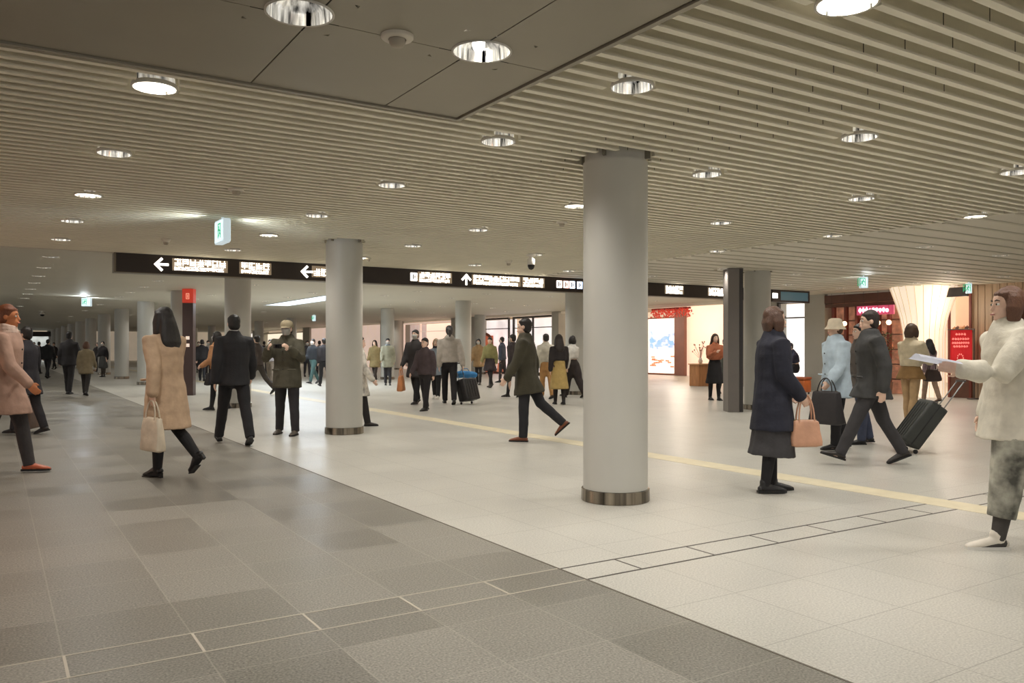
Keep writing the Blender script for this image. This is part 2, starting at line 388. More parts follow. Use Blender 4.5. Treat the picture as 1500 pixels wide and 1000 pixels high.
# ================================================================ THE PLACE
def nodes(m): return m.node_tree.nodes, m.node_tree.links
def tile_mat(name, rgb, px_, ox, py_, oy, gw, grout, var, rough, speck, grout_mix=.6, vrgb=None):
    m = bpy.data.materials.new(name); m.use_nodes = True; N, L = nodes(m); b = N['Principled BSDF']
    tc = N.new('ShaderNodeTexCoord'); sp = N.new('ShaderNodeSeparateXYZ'); L.new(tc.outputs['Object'], sp.inputs[0])
    def mth(op, a, b_=None, c_=None):
        n = N.new('ShaderNodeMath'); n.operation = op
        for i, v in enumerate((a, b_, c_)):
            if v is None: continue
            if isinstance(v, (int, float)): n.inputs[i].default_value = v
            else: L.new(v, n.inputs[i])
        return n.outputs[0]
    ux = mth('DIVIDE', mth('SUBTRACT', sp.outputs[0], ox), px_); uy = mth('DIVIDE', mth('SUBTRACT', sp.outputs[1], oy), py_)
    fx, fy = mth('FLOOR', ux), mth('FLOOR', uy)
    gx = mth('LESS_THAN', mth('MULTIPLY', mth('PINGPONG', ux, .5), px_), gw); gy = mth('LESS_THAN', mth('MULTIPLY', mth('PINGPONG', uy, .5), py_), gw)
    g = mth('MAXIMUM', gx, gy)
    cv = N.new('ShaderNodeCombineXYZ'); L.new(fx, cv.inputs[0]); L.new(fy, cv.inputs[1])
    wn = N.new('ShaderNodeTexWhiteNoise'); L.new(cv.outputs[0], wn.inputs['Vector'])
    n1 = N.new('ShaderNodeTexNoise'); n1.inputs['Scale'].default_value = 95; n1.inputs['Detail'].default_value = 2; L.new(tc.outputs['Object'], n1.inputs['Vector'])
    n2 = N.new('ShaderNodeTexNoise'); n2.inputs['Scale'].default_value = .9; n2.inputs['Detail'].default_value = 3; L.new(tc.outputs['Object'], n2.inputs['Vector'])
    f = mth('ADD', mth('MULTIPLY_ADD', wn.outputs['Value'], var, 1-var/2), mth('MULTIPLY', mth('SUBTRACT', n1.outputs[0], .5), speck))
    f = mth('ADD', f, mth('MULTIPLY', mth('SUBTRACT', n2.outputs[0], .5), .25))
    x = N.new('ShaderNodeVectorMath'); x.operation = 'SCALE'; x.inputs[0].default_value = lin(rgb)[:3]; L.new(f, x.inputs['Scale'])
    mx = N.new('ShaderNodeMix'); mx.data_type = 'RGBA'; L.new(mth('MULTIPLY', g, grout_mix), mx.inputs['Factor'])
    L.new(x.outputs[0], mx.inputs['A']); mx.inputs['B'].default_value = lin(grout); L.new(mx.outputs['Result'], b.inputs['Base Color'])
    r = mth('MULTIPLY_ADD', wn.outputs['Value'], .16 if 'dark' in name else .05, rough); L.new(r, b.inputs['Roughness'])
    bp = N.new('ShaderNodeBump'); bp.inputs['Strength'].default_value = .25; bp.inputs['Distance'].default_value = .002; L.new(n1.outputs[0], bp.inputs['Height']); L.new(bp.outputs[0], b.inputs['Normal'])
    return m
TW = .513; XB = 2.81
dark = tile_mat('dark_granite', (126,122,113), TW, XB, .54, 3.93, .0035, (166,160,148), .32, .30, 2.2, .42)
light = tile_mat('light_granite', (184,181,172), TW, XB, .61, 3.65, .0026, (104,99,91), .05, .31, 1.1, .55)
bm = bmesh.new(); box(bm, -14, XB, -8, 92, -.2, 0); f1 = struct('floor', bm, dark)
bm = bmesh.new(); box(bm, XB, 34, -8, 92, -.2, 0); f2 = struct('floor', bm, light)
# metal edge between the two floors, drain slot and its cross joints, pale joint lines in the dark paving, tactile strip
steel_dark = mat('slot_dark', (74,68,62), .5, .3); jl = mat('joint_pale', (178,170,155), .6)
bm = bmesh.new(); box(bm, XB-.006, XB+.006, -6, 90, 0, .0015); struct('trim_1', bm, mat('joint_edge', (92,84,72), .5))
bm = bmesh.new()
for yy in (3.66, 3.92): box(bm, XB+.01, 20.9, yy-.007, yy+.007, 0, .0015)
for k in range(30):
    xx = 3.22+k*.60; box(bm, xx-.006, xx+.006, 3.66, 3.92, 0, .0013)
struct('trim_2', bm, steel_dark)
bm = bmesh.new()
for yy in (3.66, 3.93): box(bm, -12, XB-.01, yy-.005, yy+.005, 0, .0015)
for k in range(14):
    xx = XB-.51-k*TW; box(bm, xx-.006, xx+.006, 3.66, 3.93, 0, .0013)
struct('trim_3', bm, jl)
bm = bmesh.new(); box(bm, 6.55, 6.87, -6, 80, 0, .002)
struct('trim_4', bm, mat('tactile_strip', (208,197,168), .45, var=.08, scale=6))

# ceilings
pan = mat('ceiling_panel', (150,143,126), .42, .25, var=.04, scale=1.5)
slatm = mat('ceiling_slat', (232,226,206), .6, var=.03, scale=2)
plain = mat('ceiling_plain', (206,200,184), .6, var=.03, scale=.6)
upper = mat('ceiling_upper', (205,198,178), .8)
PX1, PY1 = 2.74, 5.06; SX1 = 10.3; SY1 = 15.38
DL = []                                     # downlights: x, y, radius, kind
XS = [.84, 3.33, 5.6, 7.93, 10.2, 12.5, 14.8, 17.1, 19.3]; YS = [3.88, 5.47, 7.5, 9.72, 11.8, 13.9, 16.6, 18.9, 21.2, 23.5, 26, 28.5, 31, 34, 37, 40, 44, 48, 53, 58]
for i, X in enumerate(XS):
    for j, Y in enumerate(YS):
        if X < 3 and Y < 5: continue
        if Y > 30 and (i+j) % 2: continue
        px = 750+F*((X*CA-Y*SA)/(X*SA+Y*CA)); 
        if px > 1540 or px < -20: continue
        DL.append((X, Y, i, j))
NEAR = [(1.24,3.87,.165), (2.24,3.85,.165), (3.37,2.4,.145)]
cols = []
for k in range(14): cols.append((4.50, 5.46+6.43*k, 0, k))
for k in range(1, 11): cols.append((13.66, 5.46+6.43*k, 1, k))
cols += [(20.2, 34.9, 2, 4), (20.2, 44.7, 2, 5)]
holes = [(X, Y, .15) for X, Y, i, j in DL] + [(a, b, c+.01) for a, b, c in NEAR] + [(c[0], c[1], .30) for c in cols]
def hole_intervals(x0, x1, y, hy):
    cuts = []
    for X, Y, r in holes:
        dy = max(0, abs(Y-y)-hy)
        if dy < r:
            q = math.sqrt(r*r-dy*dy); cuts.append((X-q, X+q))
    cuts.sort(); out = []; a = x0
    for c0, c1 in cuts:
        if c1 < a or c0 > x1: continue
        if c0 > a: out.append((a, c0))
        a = max(a, c1)
    if a < x1: out.append((a, x1))
    return out
bm = bmesh.new(); seam = bmesh.new(); y = -2.0
while y < SY1-.1:
    for a, b in hole_intervals(PX1+.05 if y < PY1 else -12, SX1, y, .03):
        # baffle with a slightly wider lip along its lower edge
        box(bm, a, b, y-.018, y+.018, H+.010, H+.135); box(bm, a, b, y-.026, y+.022, H, H+.012)
    if y > 1:
        for q in ((4.05,4.75),(4.40,5.1),(4.2,4.9))[int(y/.15) % 3]:
            if y < 6.2: box(seam, q-.003, q+.003, y-.0195, y-.0175, H+.012, H+.13)
    y += .15
struct('ceiling', bm, slatm); struct('trim_8', seam, mat('slat_seam', (70,64,52), .8))
bm = bmesh.new(); box(bm, -14, SX1, -8, SY1, H+.16, H+.2); struct('ceiling', bm, upper)
# smooth panel field, cut into large metal panels with dark joints
bm = bmesh.new()
xj = [-12, -9.6, -7.2, -4.8, -2.4, -.02, .97, 2.0, PX1]; 
xj = [-11.4, -9.6, -7.8, -6.0, -4.2, -2.4, -.55, 1.32, 2.20, PX1]
yj = [-6, -3.6, -.2, 4.05, PY1]; yj = [-6, -2.2, .9, 3.93, PY1]
HS = .22
def minus(r, h):
    x0, x1, y0, y1 = r; a0, a1, b0, b1 = max(x0, h[0]), min(x1, h[1]), max(y0, h[2]), min(y1, h[3])
    if a0 >= a1 or b0 >= b1: return [r]
    o = []
    if a0 > x0: o.append((x0, a0, y0, y1))
    if a1 < x1: o.append((a1, x1, y0, y1))
    if b0 > y0: o.append((a0, a1, y0, b0))
    if b1 < y1: o.append((a0, a1, b1, y1))
    return o
SQ = [(X-HS, X+HS, Y-HS, Y+HS) for X, Y, r in NEAR[:2]]
rects = [(a+.004, b-.004, c+.003, d_-.003) for a, b in zip(xj, xj[1:]) for c, d_ in zip(yj, yj[1:])]
back = [(-14, PX1, -8, PY1)]
for h in SQ:
    rects = [q for r in rects for q in minus(r, h)]; back = [q for r in back for q in minus(r, h)]
for r in rects: box(bm, *r, H, H+.012)
for X, Y, r in NEAR[:2]:                      # panel cut round each big downlight
    n = 48; ri = []; ro = []
    for k in range(n):
        a = 2*PI*(k+.5)/n; c, s_ = math.cos(a), math.sin(a); q = HS/max(abs(c), abs(s_))
        ri.append(bm.verts.new((X+(r-.01)*c, Y+(r-.01)*s_, H))); ro.append(bm.verts.new((X+q*c, Y+q*s_, H)))
    for k in range(n): bm.faces.new([ri[k], ri[(k+1)%n], ro[(k+1)%n], ro[k]])
pano = struct('ceiling', bm, pan)
bm = bmesh.new()                              # the joints run on up to the rings
for X, Y, r in NEAR[:2]:
    for xx in xj:
        if abs(xx-X) < r:
            q = math.sqrt(r*r-(xx-X)**2); box(bm, xx-.004, xx+.004, Y+q, Y+HS, H-.001, H); box(bm, xx-.004, xx+.004, Y-HS, Y-q, H-.001, H)
    for yy in yj:
        if abs(yy-Y) < r:
            q = math.sqrt(r*r-(yy-Y)**2); box(bm, X+q, X+HS, yy-.003, yy+.003, H-.001, H); box(bm, X-HS, X-q, yy-.003, yy+.003, H-.001, H)
struct('ceiling', bm, mat('joint_black', (20,18,16), .9))
bm = bmesh.new(); box(bm, PX1+.008, PX1+.042, -6, PY1+.04, H-.012, H+.14); box(bm, -12, PX1+.008, PY1+.006, PY1+.04, H-.012, H+.14); struct('trim_5', bm, mat('ceiling_edge', (150,143,126), .4, .3))
bm = bmesh.new()
for r in back: box(bm, *r, H+.02, H+.03)
struct('ceiling', bm, mat('joint_black', (20,18,16), .9))
# flat ceiling beyond the slats
bm = bmesh.new(); box(bm, -14, 21.3, SY1, 92, H, H+.2); box(bm, SX1, 21.3, -8, SY1, H, H+.2)
struct('ceiling', bm, plain)
bm = bmesh.new()                              # shallow ribs on the ceiling right of the slats
yy = 1.0
while yy < SY1-.3:
    for a, b in hole_intervals(SX1+.05, 21.2, yy, .03): box(bm, a, b, yy-.03, yy+.03, H-.012, H+.002)
    yy += .45
struct('trim_6', bm, mat('ceiling_rib', (188,182,164), .6))
bm = bmesh.new(); box(bm, 21.3, 34, -8, 92, H+.3, H+.5); struct('ceiling', bm, mat('shop_ceiling', (206,196,180), .8))

# ---- round columns
colm = mat('column_paint', (184,182,174), .42, var=.02, scale=3)
ringm = mat('steel_painted_streaks', (120,112,100), .22, .95, var=1.1, scale=4, aniso=(3,3,.02))  # vertical reflection streaks painted into the steel colour
def column(X, Y, row, k, label, r=.275):
    t = empty('column', (X, Y, 0)); tag(t, label, 'column', 'round white columns')
    bm = bmesh.new(); lathe(bm, [(r-.02, .0), (r, .02), (r, H-.035), (r-.012, H-.034), (r-.012, H+.12)], 56); o = finish('shaft', bm, colm, t); smooth_angle(o)
    bm = bmesh.new(); lathe(bm, [(r+.001, .105), (r+.016, .100), (r+.018, .006), (r+.013, .0), (r-.02, 0)], 56); o = finish('base_ring', bm, ringm, t); smooth_angle(o)
    if Y < 13:
        bm = bmesh.new()
        for a_ in range(4):
            M = Matrix.Rotation(a_*PI/2+.55, 4, 'Z'); box(bm, r-.02, r+.03, -.012, .012, H-.02, H+.10, M=M)
        finish('ceiling_bracket', bm, mat('bracket', (120,114,100), .5), t)
    return t
cl0 = ['large white round column nearest the camera, right of centre', 'second white round column of the near row, left of centre', 'third white round column of the near row, behind the black hanging sign',
       'fourth white round column of the near row, beside the dark red-topped totem']
for X, Y, row, k in cols:
    if row == 0: lb = cl0[k] if k < 4 else 'white round column, %s from the camera in the row lining the dark paving' % ORD[k]
    elif row == 1: lb = {1: 'white round column with a grey panel against its left side, right of centre', 2: 'white column just left of the nearest column, beneath the coloured pictograms of the hanging sign'}.get(k, 'white round column, %s from the camera in the second row, towards the shops' % ORD[k-1])
    else: lb = 'white round column close to the shopfronts, %s from the camera of its row' % ORD[k-4]
    column(X, Y, row, k, lb)
# grey panel beside the second-row column, red-topped totem beside the fourth column
def at_d(px, d): return w(d, (px-750)/F*d)
X, Y = at_d(1076, 16.6); t = empty('column_panel', (X, Y, 0), -A); tag(t, 'tall dark grey panel standing floor to ceiling against a white column', 'panel')
bm = bmesh.new(); box(bm, -.155, .075, -.09, .3, 0, H-.01, .006); finish('grey_face', bm, mat('panel_grey', (112,106,101), .35, .2, var=.05, scale=2), t)
bm = bmesh.new(); box(bm, .076, .15, -.095, .3, 0, H-.012, .006); finish('black_edge', bm, mat('panel_black', (42,38,37), .3), t)
X, Y = at_d(277, 22.4); t = empty('information_totem', (X, Y, 0), -A); tag(t, 'tall dark brown totem with a red illuminated top, left of centre', 'sign')
bm = bmesh.new(); box(bm, -.145, .145, -.1, .1, 0, 2.52, .006); finish('totem_body', bm, mat('totem_brown', (74,56,52), .3, .2, var=.06, scale=3), t)
bm = bmesh.new(); box(bm, -.15, .15, -.105, .105, 2.52, 2.90, .01); r_ = finish('red_header', bm, mat('totem_red', (190,58,40), .4, emit=.55), t)
bm = bmesh.new(); box(bm, -.045, .045, -.109, -.105, 2.62, 2.64); box(bm, -.045, -.03, -.109, -.105, 2.64, 2.76); box(bm, .03, .045, -.109, -.105, 2.64, 2.76); box(bm, -.045, .045, -.109, -.105, 2.76, 2.78); box(bm, -.01, .01, -.109, -.105, 2.66, 2.74)
finish('symbol', bm, mat('totem_symbol', (235,150,125), .5, emit=1), r_)
for z_ in (1.32, 1.52):
    bm = bmesh.new(); box(bm, -.05, .05, -.104, -.1, z_, z_+.09, .004); finish('notice', bm, mat('totem_notice', (225,205,190), .5, emit=.7), t)

# ---- hanging wayfinding sign
SY = 15.40; ST = .12
sx0, _ = onY(170, SY-ST); sx1, _ = onY(1130, SY-ST)
sg = empty('wayfinding_sign', ((sx0+sx1)/2, SY, H)); tag(sg, 'long black-brown overhead sign with glowing white arrows and lettering', 'sign')
def SBX(bm, x0, x1, z0, z1, b=0, y0=-ST-.012, y1=-ST): box(bm, x0-(sx0+sx1)/2, x1-(sx0+sx1)/2, y0, y1, z0-H, z1-H, b)
bm = bmesh.new(); SBX(bm, sx0, sx1, H-.32, H+.0, .004, -ST, ST); finish('housing', bm, mat('sign_black', (46,36,30), .35, .1, var=.1, scale=3), sg)
bm = bmesh.new(); SBX(bm, sx0, sx1, H-.335, H-.32, 0, -ST-.01, ST+.01); SBX(bm, sx0-.03, sx0, H-.335, H, 0, -ST-.01, ST+.01); finish('frame', bm, mat('sign_frame', (120,110,95), .4, .5), sg)
glow = mat('sign_glow', (255,250,238), .5, emit=3.2); glow2 = mat('sign_glow_soft', (150,132,110), .5, emit=.42)
def glyphs(bm, x0, x1, z0, z1, cell, seed):
    rnd = random.Random(seed); n = max(1, round((x1-x0)/cell)); c = (x1-x0)/n; hgt = z1-z0
    for i in range(n):
        a = x0+i*c+c*.06; b = x0+(i+1)*c-c*.06; th = hgt*.13
        for f_ in rnd.sample([.0, .28, .56, .86], 3): SBX(bm, a, b, z0+hgt*f_, z0+hgt*f_+th)
        for f_ in rnd.sample([.05, .4, .75], 2): q = a+(b-a)*f_; SBX(bm, q, q+c*.13, z0+hgt*(.0 if rnd.random() < .5 else .2), z1)
def arrow(bm, px, up=False):
    x, _ = onY(px, SY-ST); z = H-.165; cx = x-(sx0+sx1)/2
    M = Matrix.Translation((cx, 0, z-H)) @ Matrix.Rotation(PI/2 if up else 0, 4, 'Y')
    box(bm, -.09, .11, -ST-.012, -ST, -.020, .020, M=M)
    for s_ in (1, -1): box(bm, -.015, .15, -ST-.013, -ST, -.021, .021, M=M @ Matrix.Translation((-.10, 0, 0)) @ Matrix.Rotation(-s_*PI/4, 4, 'Y'))
def word(name, p0, p1, rows, seed):
    bm = bmesh.new(); x0, x1 = onY(p0, SY-ST)[0], onY(p1, SY-ST)[0]
    if rows == 2: glyphs(bm, x0, x1, H-.17, H-.055, .125, seed); glyphs(bm, x0, x0+(x1-x0)*.96, H-.25, H-.19, .06, seed+1)
    else: glyphs(bm, x0, x1, H-.23, H-.10, .13, seed)
    # lit lettering with its soft glowing field on the acrylic face
    o = finish(name, bm, glow, sg)
    bm = bmesh.new(); SBX(bm, x0-.03, x1+.03, H-.26, H-.045, 0, -ST-.006, -ST-.001); finish('lit_field', bm, glow2, o); return o
for p, u in ((237, 0), (450, 0), (683, 1)):
    bm = bmesh.new(); arrow(bm, p, u); finish('arrow', bm, glow, sg)
for i, (a, b, r) in enumerate(((255, 331, 2), (353, 395, 2), (459, 500, 1), (614, 660, 2), (693, 761, 2), (766, 796, 2), (975, 1000, 2), (1038, 1064, 2))): word('lettering', a, b, r, 11*i)
for px, cc in ((606, (255,250,240)), (819, (255,236,226)), (829, (255,206,190)), (838, (226,240,255)), (849, (214,232,255))):
    x, _ = onY(px, SY-ST); bm = bmesh.new(); SBX(bm, x-.075, x+.075, H-.24, H-.075, .01); o = finish('pictogram_plate', bm, mat('plate_%d' % px, cc, .4, emit=2.2), sg)
    bm = bmesh.new(); SBX(bm, x-.03, x-.005, H-.21, H-.105, 0, -ST-.014, -ST-.010); SBX(bm, x+.012, x+.035, H-.19, H-.125, 0, -ST-.014, -ST-.010); finish('pictogram', bm, mat('plate_dark', (120,112,110), .5), o)
# blue sign face that continues the line over the shop
bx0, bx1 = onY(1131, SY-ST)[0], onY(1186, SY-ST)[0]
t = empty('hanging_sign', ((bx0+bx1)/2, SY, H)); tag(t, 'dark teal overhead sign panel right of the grey-panelled column', 'sign'); hw = (bx1-bx0)/2
bm = bmesh.new(); box(bm, -hw, hw, -ST, ST, -.34, 0, .004); finish('housing', bm, mat('sign_black', (0,0,0)), t)
bm = bmesh.new(); box(bm, -hw*.55, hw*.9, -ST-.006, -ST, -.29, -.05); finish('teal_face', bm, mat('sign_teal', (72,102,112), .3, emit=.35), t)
bm = bmesh.new(); box(bm, -hw*.98, -hw*.72, -ST-.007, -ST, -.24, -.10); finish('lit_mark', bm, glow, t)

# ---- exit signs
def exit_sign(px, ytop, d, rz, label, ww=.42, hh=.30, glowp=0):
    x, y_ = at_d(px, d); t = empty('exit_sign', (x, y_, H), rz); tag(t, label, 'sign', 'emergency exit signs')
    bm = bmesh.new(); box(bm, -.03, .03, -.045, .045, -.02-hh, -.03, .006); 
    bmesh.ops.scale(bm, vec=(ww/.06, 1, 1), verts=bm.verts[:]); finish('light_box', bm, mat('exit_case', (205,222,230), .4, emit=.6), t)
    for s_ in (-1, 1):
        bm = bmesh.new(); box(bm, -ww/2+.02, ww/2-.02, s_*.046-.003, s_*.046+.003, -hh, -.05); f = finish('face', bm, mat('exit_face', (214,240,246), .4, emit=1.05), t)
        bm = bmesh.new(); yq = s_*.052          # running figure beside a doorway
        M = Matrix.Translation((0, yq, -hh/2-.02))
        for a in ((-.11,-.095,-.09,.09),(-.11,.02,.075,.09),(.005,.02,-.09,.09)): box(bm, a[0], a[1], -.002, .002, a[2], a[3], M=M)
        ell(bm, (-.03, yq, .045-hh/2-.02), (.016,.003,.016), None, 10)
        for a, b in (((-.035,.03),(-.05,-.02)),((-.05,-.02),(-.02,-.07)),((-.05,-.02),(-.09,-.05)),((-.035,.02),(0,0)),((-.04,.02),(-.075,-.005))):
            tube(bm, [(a[0], yq, a[1]-hh/2-.02), (b[0], yq, b[1]-hh/2-.02)], [(.009,.003)]*2, 6)
        finish('pictogram', bm, mat('exit_green', (40,160,110), .4, emit=.8), f)
    bm = bmesh.new(); box(bm, -.012, .012, -.012, .012, -.035, .01); finish('hanger', bm, mat('exit_case', (0,0,0)), t)
    if glowp:
        for s_ in (-1, 1):
            l = bpy.data.lights.new('exit_glow', 'SPOT'); l.energy = glowp; l.color = (.86,.95,1); l.spot_size = 2.6; l.spot_blend = 1; l.shadow_soft_size = .08
            lo = bpy.data.objects.new('exit_glow', l); COL.objects.link(lo); lo.parent = t; lo.location = (0, s_*.16, -hh*.6); lo.rotation_euler = (s_*PI/2, 0, 0)
exit_sign(326, 320, 10.15, PI/2+.02, 'white glowing exit sign seen edge-on, hanging from the left ceiling', glowp=26)
exit_sign(127, 438, 26, -A, 'small white exit sign far along the left corridor', .30, .28, glowp=40)
exit_sign(1265, 404, 18.3, -A, 'white exit sign with green figure hanging before the brown shop', .17, .26, glowp=8)
exit_sign(1419, 420, 20.1, -A, 'small white exit sign above the red banner', .12, .26)
exit_sign(460, 460, 40, -A, 'tiny white exit sign in the distance right of the man in the olive jacket', .16, .30)

# ---- ceiling light strip, distant
x0, x1, y0, y1 = 8.6, 9.5, 24.3, 31.0
t = empty('ceiling_light_panel', ((x0+x1)/2, (y0+y1)/2, H)); tag(t, 'long pale blue luminous ceiling panel left of the second column', 'ceiling light')
bm = bmesh.new(); box(bm, -.45, .45, -3.4, 3.4, -.012, -.004); finish('diffuser', bm, mat('panel_blue', (226,238,250), .5, emit=1.5), t)
bm = bmesh.new()
for a in ((-.49,-.45,-3.44,3.44),(.45,.49,-3.44,3.44),(-.45,.45,-3.44,-3.4),(-.45,.45,3.4,3.44)): box(bm, *a, -.02, 0)
finish('frame', bm, mat('panel_frame', (190,192,192), .4), t)
l = bpy.data.lights.new('panel_lamp', 'AREA'); l.shape = 'RECTANGLE'; l.size = .9; l.size_y = 6.6; l.energy = 260; l.color = (.80,.90,1); lo = bpy.data.objects.new('panel_lamp', l); COL.objects.link(lo); lo.parent = t; lo.location = (0,0,-.03)

# ---- downlights
chrome = mat('chrome_painted_glints', (225,222,214), .14, .9, var=1.4, scale=4, aniso=(7,7,.3), emit=.30); trimw = mat('downlight_trim', (206,202,192), .4)  # chrome: bright and dark reflections painted as stripes, with a slight glow
lampm = mat('lamp_glow', (255,246,226), .5, emit=5.5); lampo = mat('lamp_soft', (255,244,222), .5, emit=2.6)
def light_proto(r, on, deep=.12):
    t = empty('downlight', (0,0,0))
    bm = bmesh.new(); lathe(bm, [(r*.93, H-.006), (r, H-.008), (r, H+.004), (r*.97, H+.02)], 32); o = finish('trim_ring', bm, trimw, t, True)
    bm = bmesh.new(); lathe(bm, [(r*.93, H-.006), (r*.90, H+deep*.4), (r*.70, H+deep*.85), (r*.42, H+deep)], 32); finish('reflector', bm, chrome, t, True)
    bm = bmesh.new()
    if on == 2: lathe(bm, [(0, H+.012), (r*.88, H+.012), (r*.88, H+.016), (0, H+.018)], 32)
    else: lathe(bm, [(0, H+deep*.70), (r*.25, H+deep*.74), (r*.45, H+deep), (0, H+deep)], 24)
    finish('lamp', bm, lampm if on else lampo, t, True)
    for ch in [x for x in COL.objects if x.parent == t]:
        for v in ch.data.vertices: v.co.z -= H
    return t
protos = {}
def place_light(X, Y, r, on, label, deep=.13):
    key = (r, on)
    if key not in protos:
        t = light_proto(r, on, deep); protos[key] = t
    else: t = copy_tree(protos[key])
    t.location = (X, Y, H); tag(t, label, 'ceiling light', 'round recessed ceiling downlights'); return t
rowname = ['first lengthwise row, above the dark paving', 'second lengthwise row', 'third lengthwise row', 'fourth lengthwise row', 'fifth lengthwise row', 'sixth lengthwise row', 'seventh lengthwise row', 'second row out from the shopfronts', 'row nearest the shopfronts']
place_light(*NEAR[0], 0, 'large chrome downlight at the very top, left of the smoke detector')
b_ = place_light(*NEAR[1], 1, 'large downlight with a brilliant bare lamp in the smooth ceiling panels')
bm = bmesh.new(); ell(bm, (-.02, 0, .035), (.034, .034, .045), None, 20); finish('bulb', bm, mat('bulb_brilliant', (255,252,246), .5, emit=22), b_, True)
place_light(*NEAR[2], 2, 'glowing round downlight cut by the top edge of the picture')
cnt = {}
for X, Y, i, j in DL:
    c = cnt.get(i, 0); cnt[i] = c+1
    on = 2 if (i, j) in ((0,1),) or (i+j*2) % 3 == 0 else 0
    if j == 0 or (i, j) in ((1,1),(0,2),(1,2)): on = 0
    oth = ('%s' % ORD[c]) if c < 15 else ORD[c]
    place_light(X, Y, .135, on, 'round downlight, %s from the camera, %s' % (oth, rowname[i]))
    if True:
        l = bpy.data.lights.get('downlight_lamp')
        if not l:
            l = bpy.data.lights.new('downlight_lamp', 'SPOT'); l.energy = 84; l.color = (1,.955,.89); l.spot_size = 2.55; l.spot_blend = .9; l.shadow_soft_size = .13
        lo = bpy.data.objects.new('downlight_lamp', l); COL.objects.link(lo); lo.location = (X, Y, H-.03)
for X, Y in ((.84,3.87),(2.24,3.85),(3.37,2.4),(5.7,2.3),(.84,1.8),(3.3,.6),(-1.6,12),(6,.2),(8.2,2.2),(10.4,1.2),(12.6,3),(15,3),(-1.6,16.5),(-1.6,21),(-1.6,27),(-1.6,33),(-1.6,40),(-1.6,48),(-1.6,56),(1,64),(1,72),(1,80),(6,66),(12,66),(6,76)):  # near downlights, plus added fill spots that have no fixture
    lo = bpy.data.objects.new('downlight_lamp', bpy.data.lights['downlight_lamp']); COL.objects.link(lo); lo.location = (X, Y, H-.03)

# ---- smoke detectors, speakers, cameras
def detector(px, py, r, label, cone=False):
    x, y_ = ce(px, py); t = empty('smoke_detector', (x, y_, H)); tag(t, label, 'smoke detector', 'ceiling smoke detectors')
    bm = bmesh.new(); lathe(bm, [(r, .002), (r, -.012), (r*.92, -.02), (r*.55, -.022)] if not cone else [(r, 0), (r*.95, -.02), (r*.45, -.05)], 28); finish('base', bm, mat('detector_white', (206,198,182), .5), t, True)
    z = -.022 if not cone else -.05
    bm = bmesh.new(); lathe(bm, [(r*.5, z+.004), (r*.5, z-.016), (r*.38, z-.034), (0, z-.038)], 24); finish('sensor', bm, mat('detector_sensor', (170,160,142), .5), t, True)
    return t
detector(582, 52, .085, 'round smoke detector between the two large chrome downlights')
detector(243, 350, .07, 'small cone-shaped ceiling fitting left of the edge-on exit sign', True)
detector(346, 277, .08, 'flat round detector on the slats above the edge-on exit sign')
detector(745, 382, .07, 'small ceiling detector left of the hanging dome camera', True)
detector(823, 325, .07, 'small ceiling detector left of the nearest column')
detector(540, 378, .05, 'small ceiling detector right of the second column top')
detector(1048, 393, .07, 'small ceiling detector left of the grey column panel')
def dome(px, d, drop, label, r=.065):
    x, y_ = at_d(px, d); t = empty('dome_camera', (x, y_, H)); tag(t, label, 'camera', 'dome security cameras')
    bm = bmesh.new(); lathe(bm, [(r*1.25, 0), (r*1.25, -.02), (r*.5, -.03), (r*.5, -.06), (r, -.08), (r, -drop), (r*.9, -drop-.01)], 24); finish('housing', bm, mat('dome_white', (214,208,198), .4), t, True)
    bm = bmesh.new(); lathe(bm, [(r*.95, -drop), (r*.92, -drop-.04), (r*.6, -drop-.08), (0, -drop-.095)], 24); finish('dome', bm, mat('dome_black', (26,24,24), .12), t, True)
dome(778, 14.2, .17, 'white hanging camera with black dome above the middle of the sign')
dome(62, 36, .14, 'small black camera on the ceiling at the far left', .10)

# ================================================================ SHOPS ALONG THE RIGHT
WX = 21.3
def Yp(px, X=WX): return min(onX(px, X)[0], 89.6)
cream = mat('shop_cream_glow', (238,216,194), .6, emit=.40, var=.06, scale=.8)  # back wall glows by itself, standing in for shop lighting
pinkw = mat('shop_pink_glow', (240,212,196), .6, emit=.55, var=.1, scale=1.2)  # glow put into the colour to brighten far walls and frames
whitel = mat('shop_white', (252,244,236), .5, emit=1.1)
grey = mat('pier_grey', (176,172,162), .6, var=.04, scale=2)
woodw = mat('wood_wall', (172,146,118), .5, var=.22, scale=3, aniso=(1,9,.15))
woodb = mat('wood_box', (176,122,78), .5, var=.2, scale=5, aniso=(6,6,.6))
brown = mat('shop_brown', (96,62,48), .5, var=.15, scale=4)
darkf = mat('frame_dark', (62,54,50), .4)
# outer walls
bm = bmesh.new(); box(bm, -14, 34, 90, 90.3, 0, 4); struct('wall_back', bm, mat('far_wall_glow', (206,190,168), .7, emit=.32, var=.14, scale=.5))  # glow added to lighten the unlit end wall
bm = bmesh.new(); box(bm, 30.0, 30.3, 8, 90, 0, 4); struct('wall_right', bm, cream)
# slatted wood wall, built with real grooves
bm = bmesh.new(); y = 2.0; ye = Yp(1424)
while y < ye-.05: box(bm, WX, WX+.3, y+.008, y+.172, 0, H+.3); y += .18
box(bm, WX+.03, WX+.28, 2, ye, 0, H+.3); struct('wall_right', bm, woodw)
# header along the shop fronts, faint glow put into its colour as light from below
bm = bmesh.new(); box(bm, WX-.02, WX+.25, ye, 90, H-.10, H+.5); struct('wall_right', bm, mat('header_cream_glow', (226,212,190), .6, emit=.12))
# piers between the shops
for a, b in ((1183,1213),(1064,1140),(853,868),(812,822),(664,702),(560,592),(446,456),(372,386)):
    y0, y1 = Yp(b), Yp(a); bm = bmesh.new(); box(bm, WX-.15, WX+.5, y0, y1, 0, H+.3, .01); struct('wall_right', bm, grey)
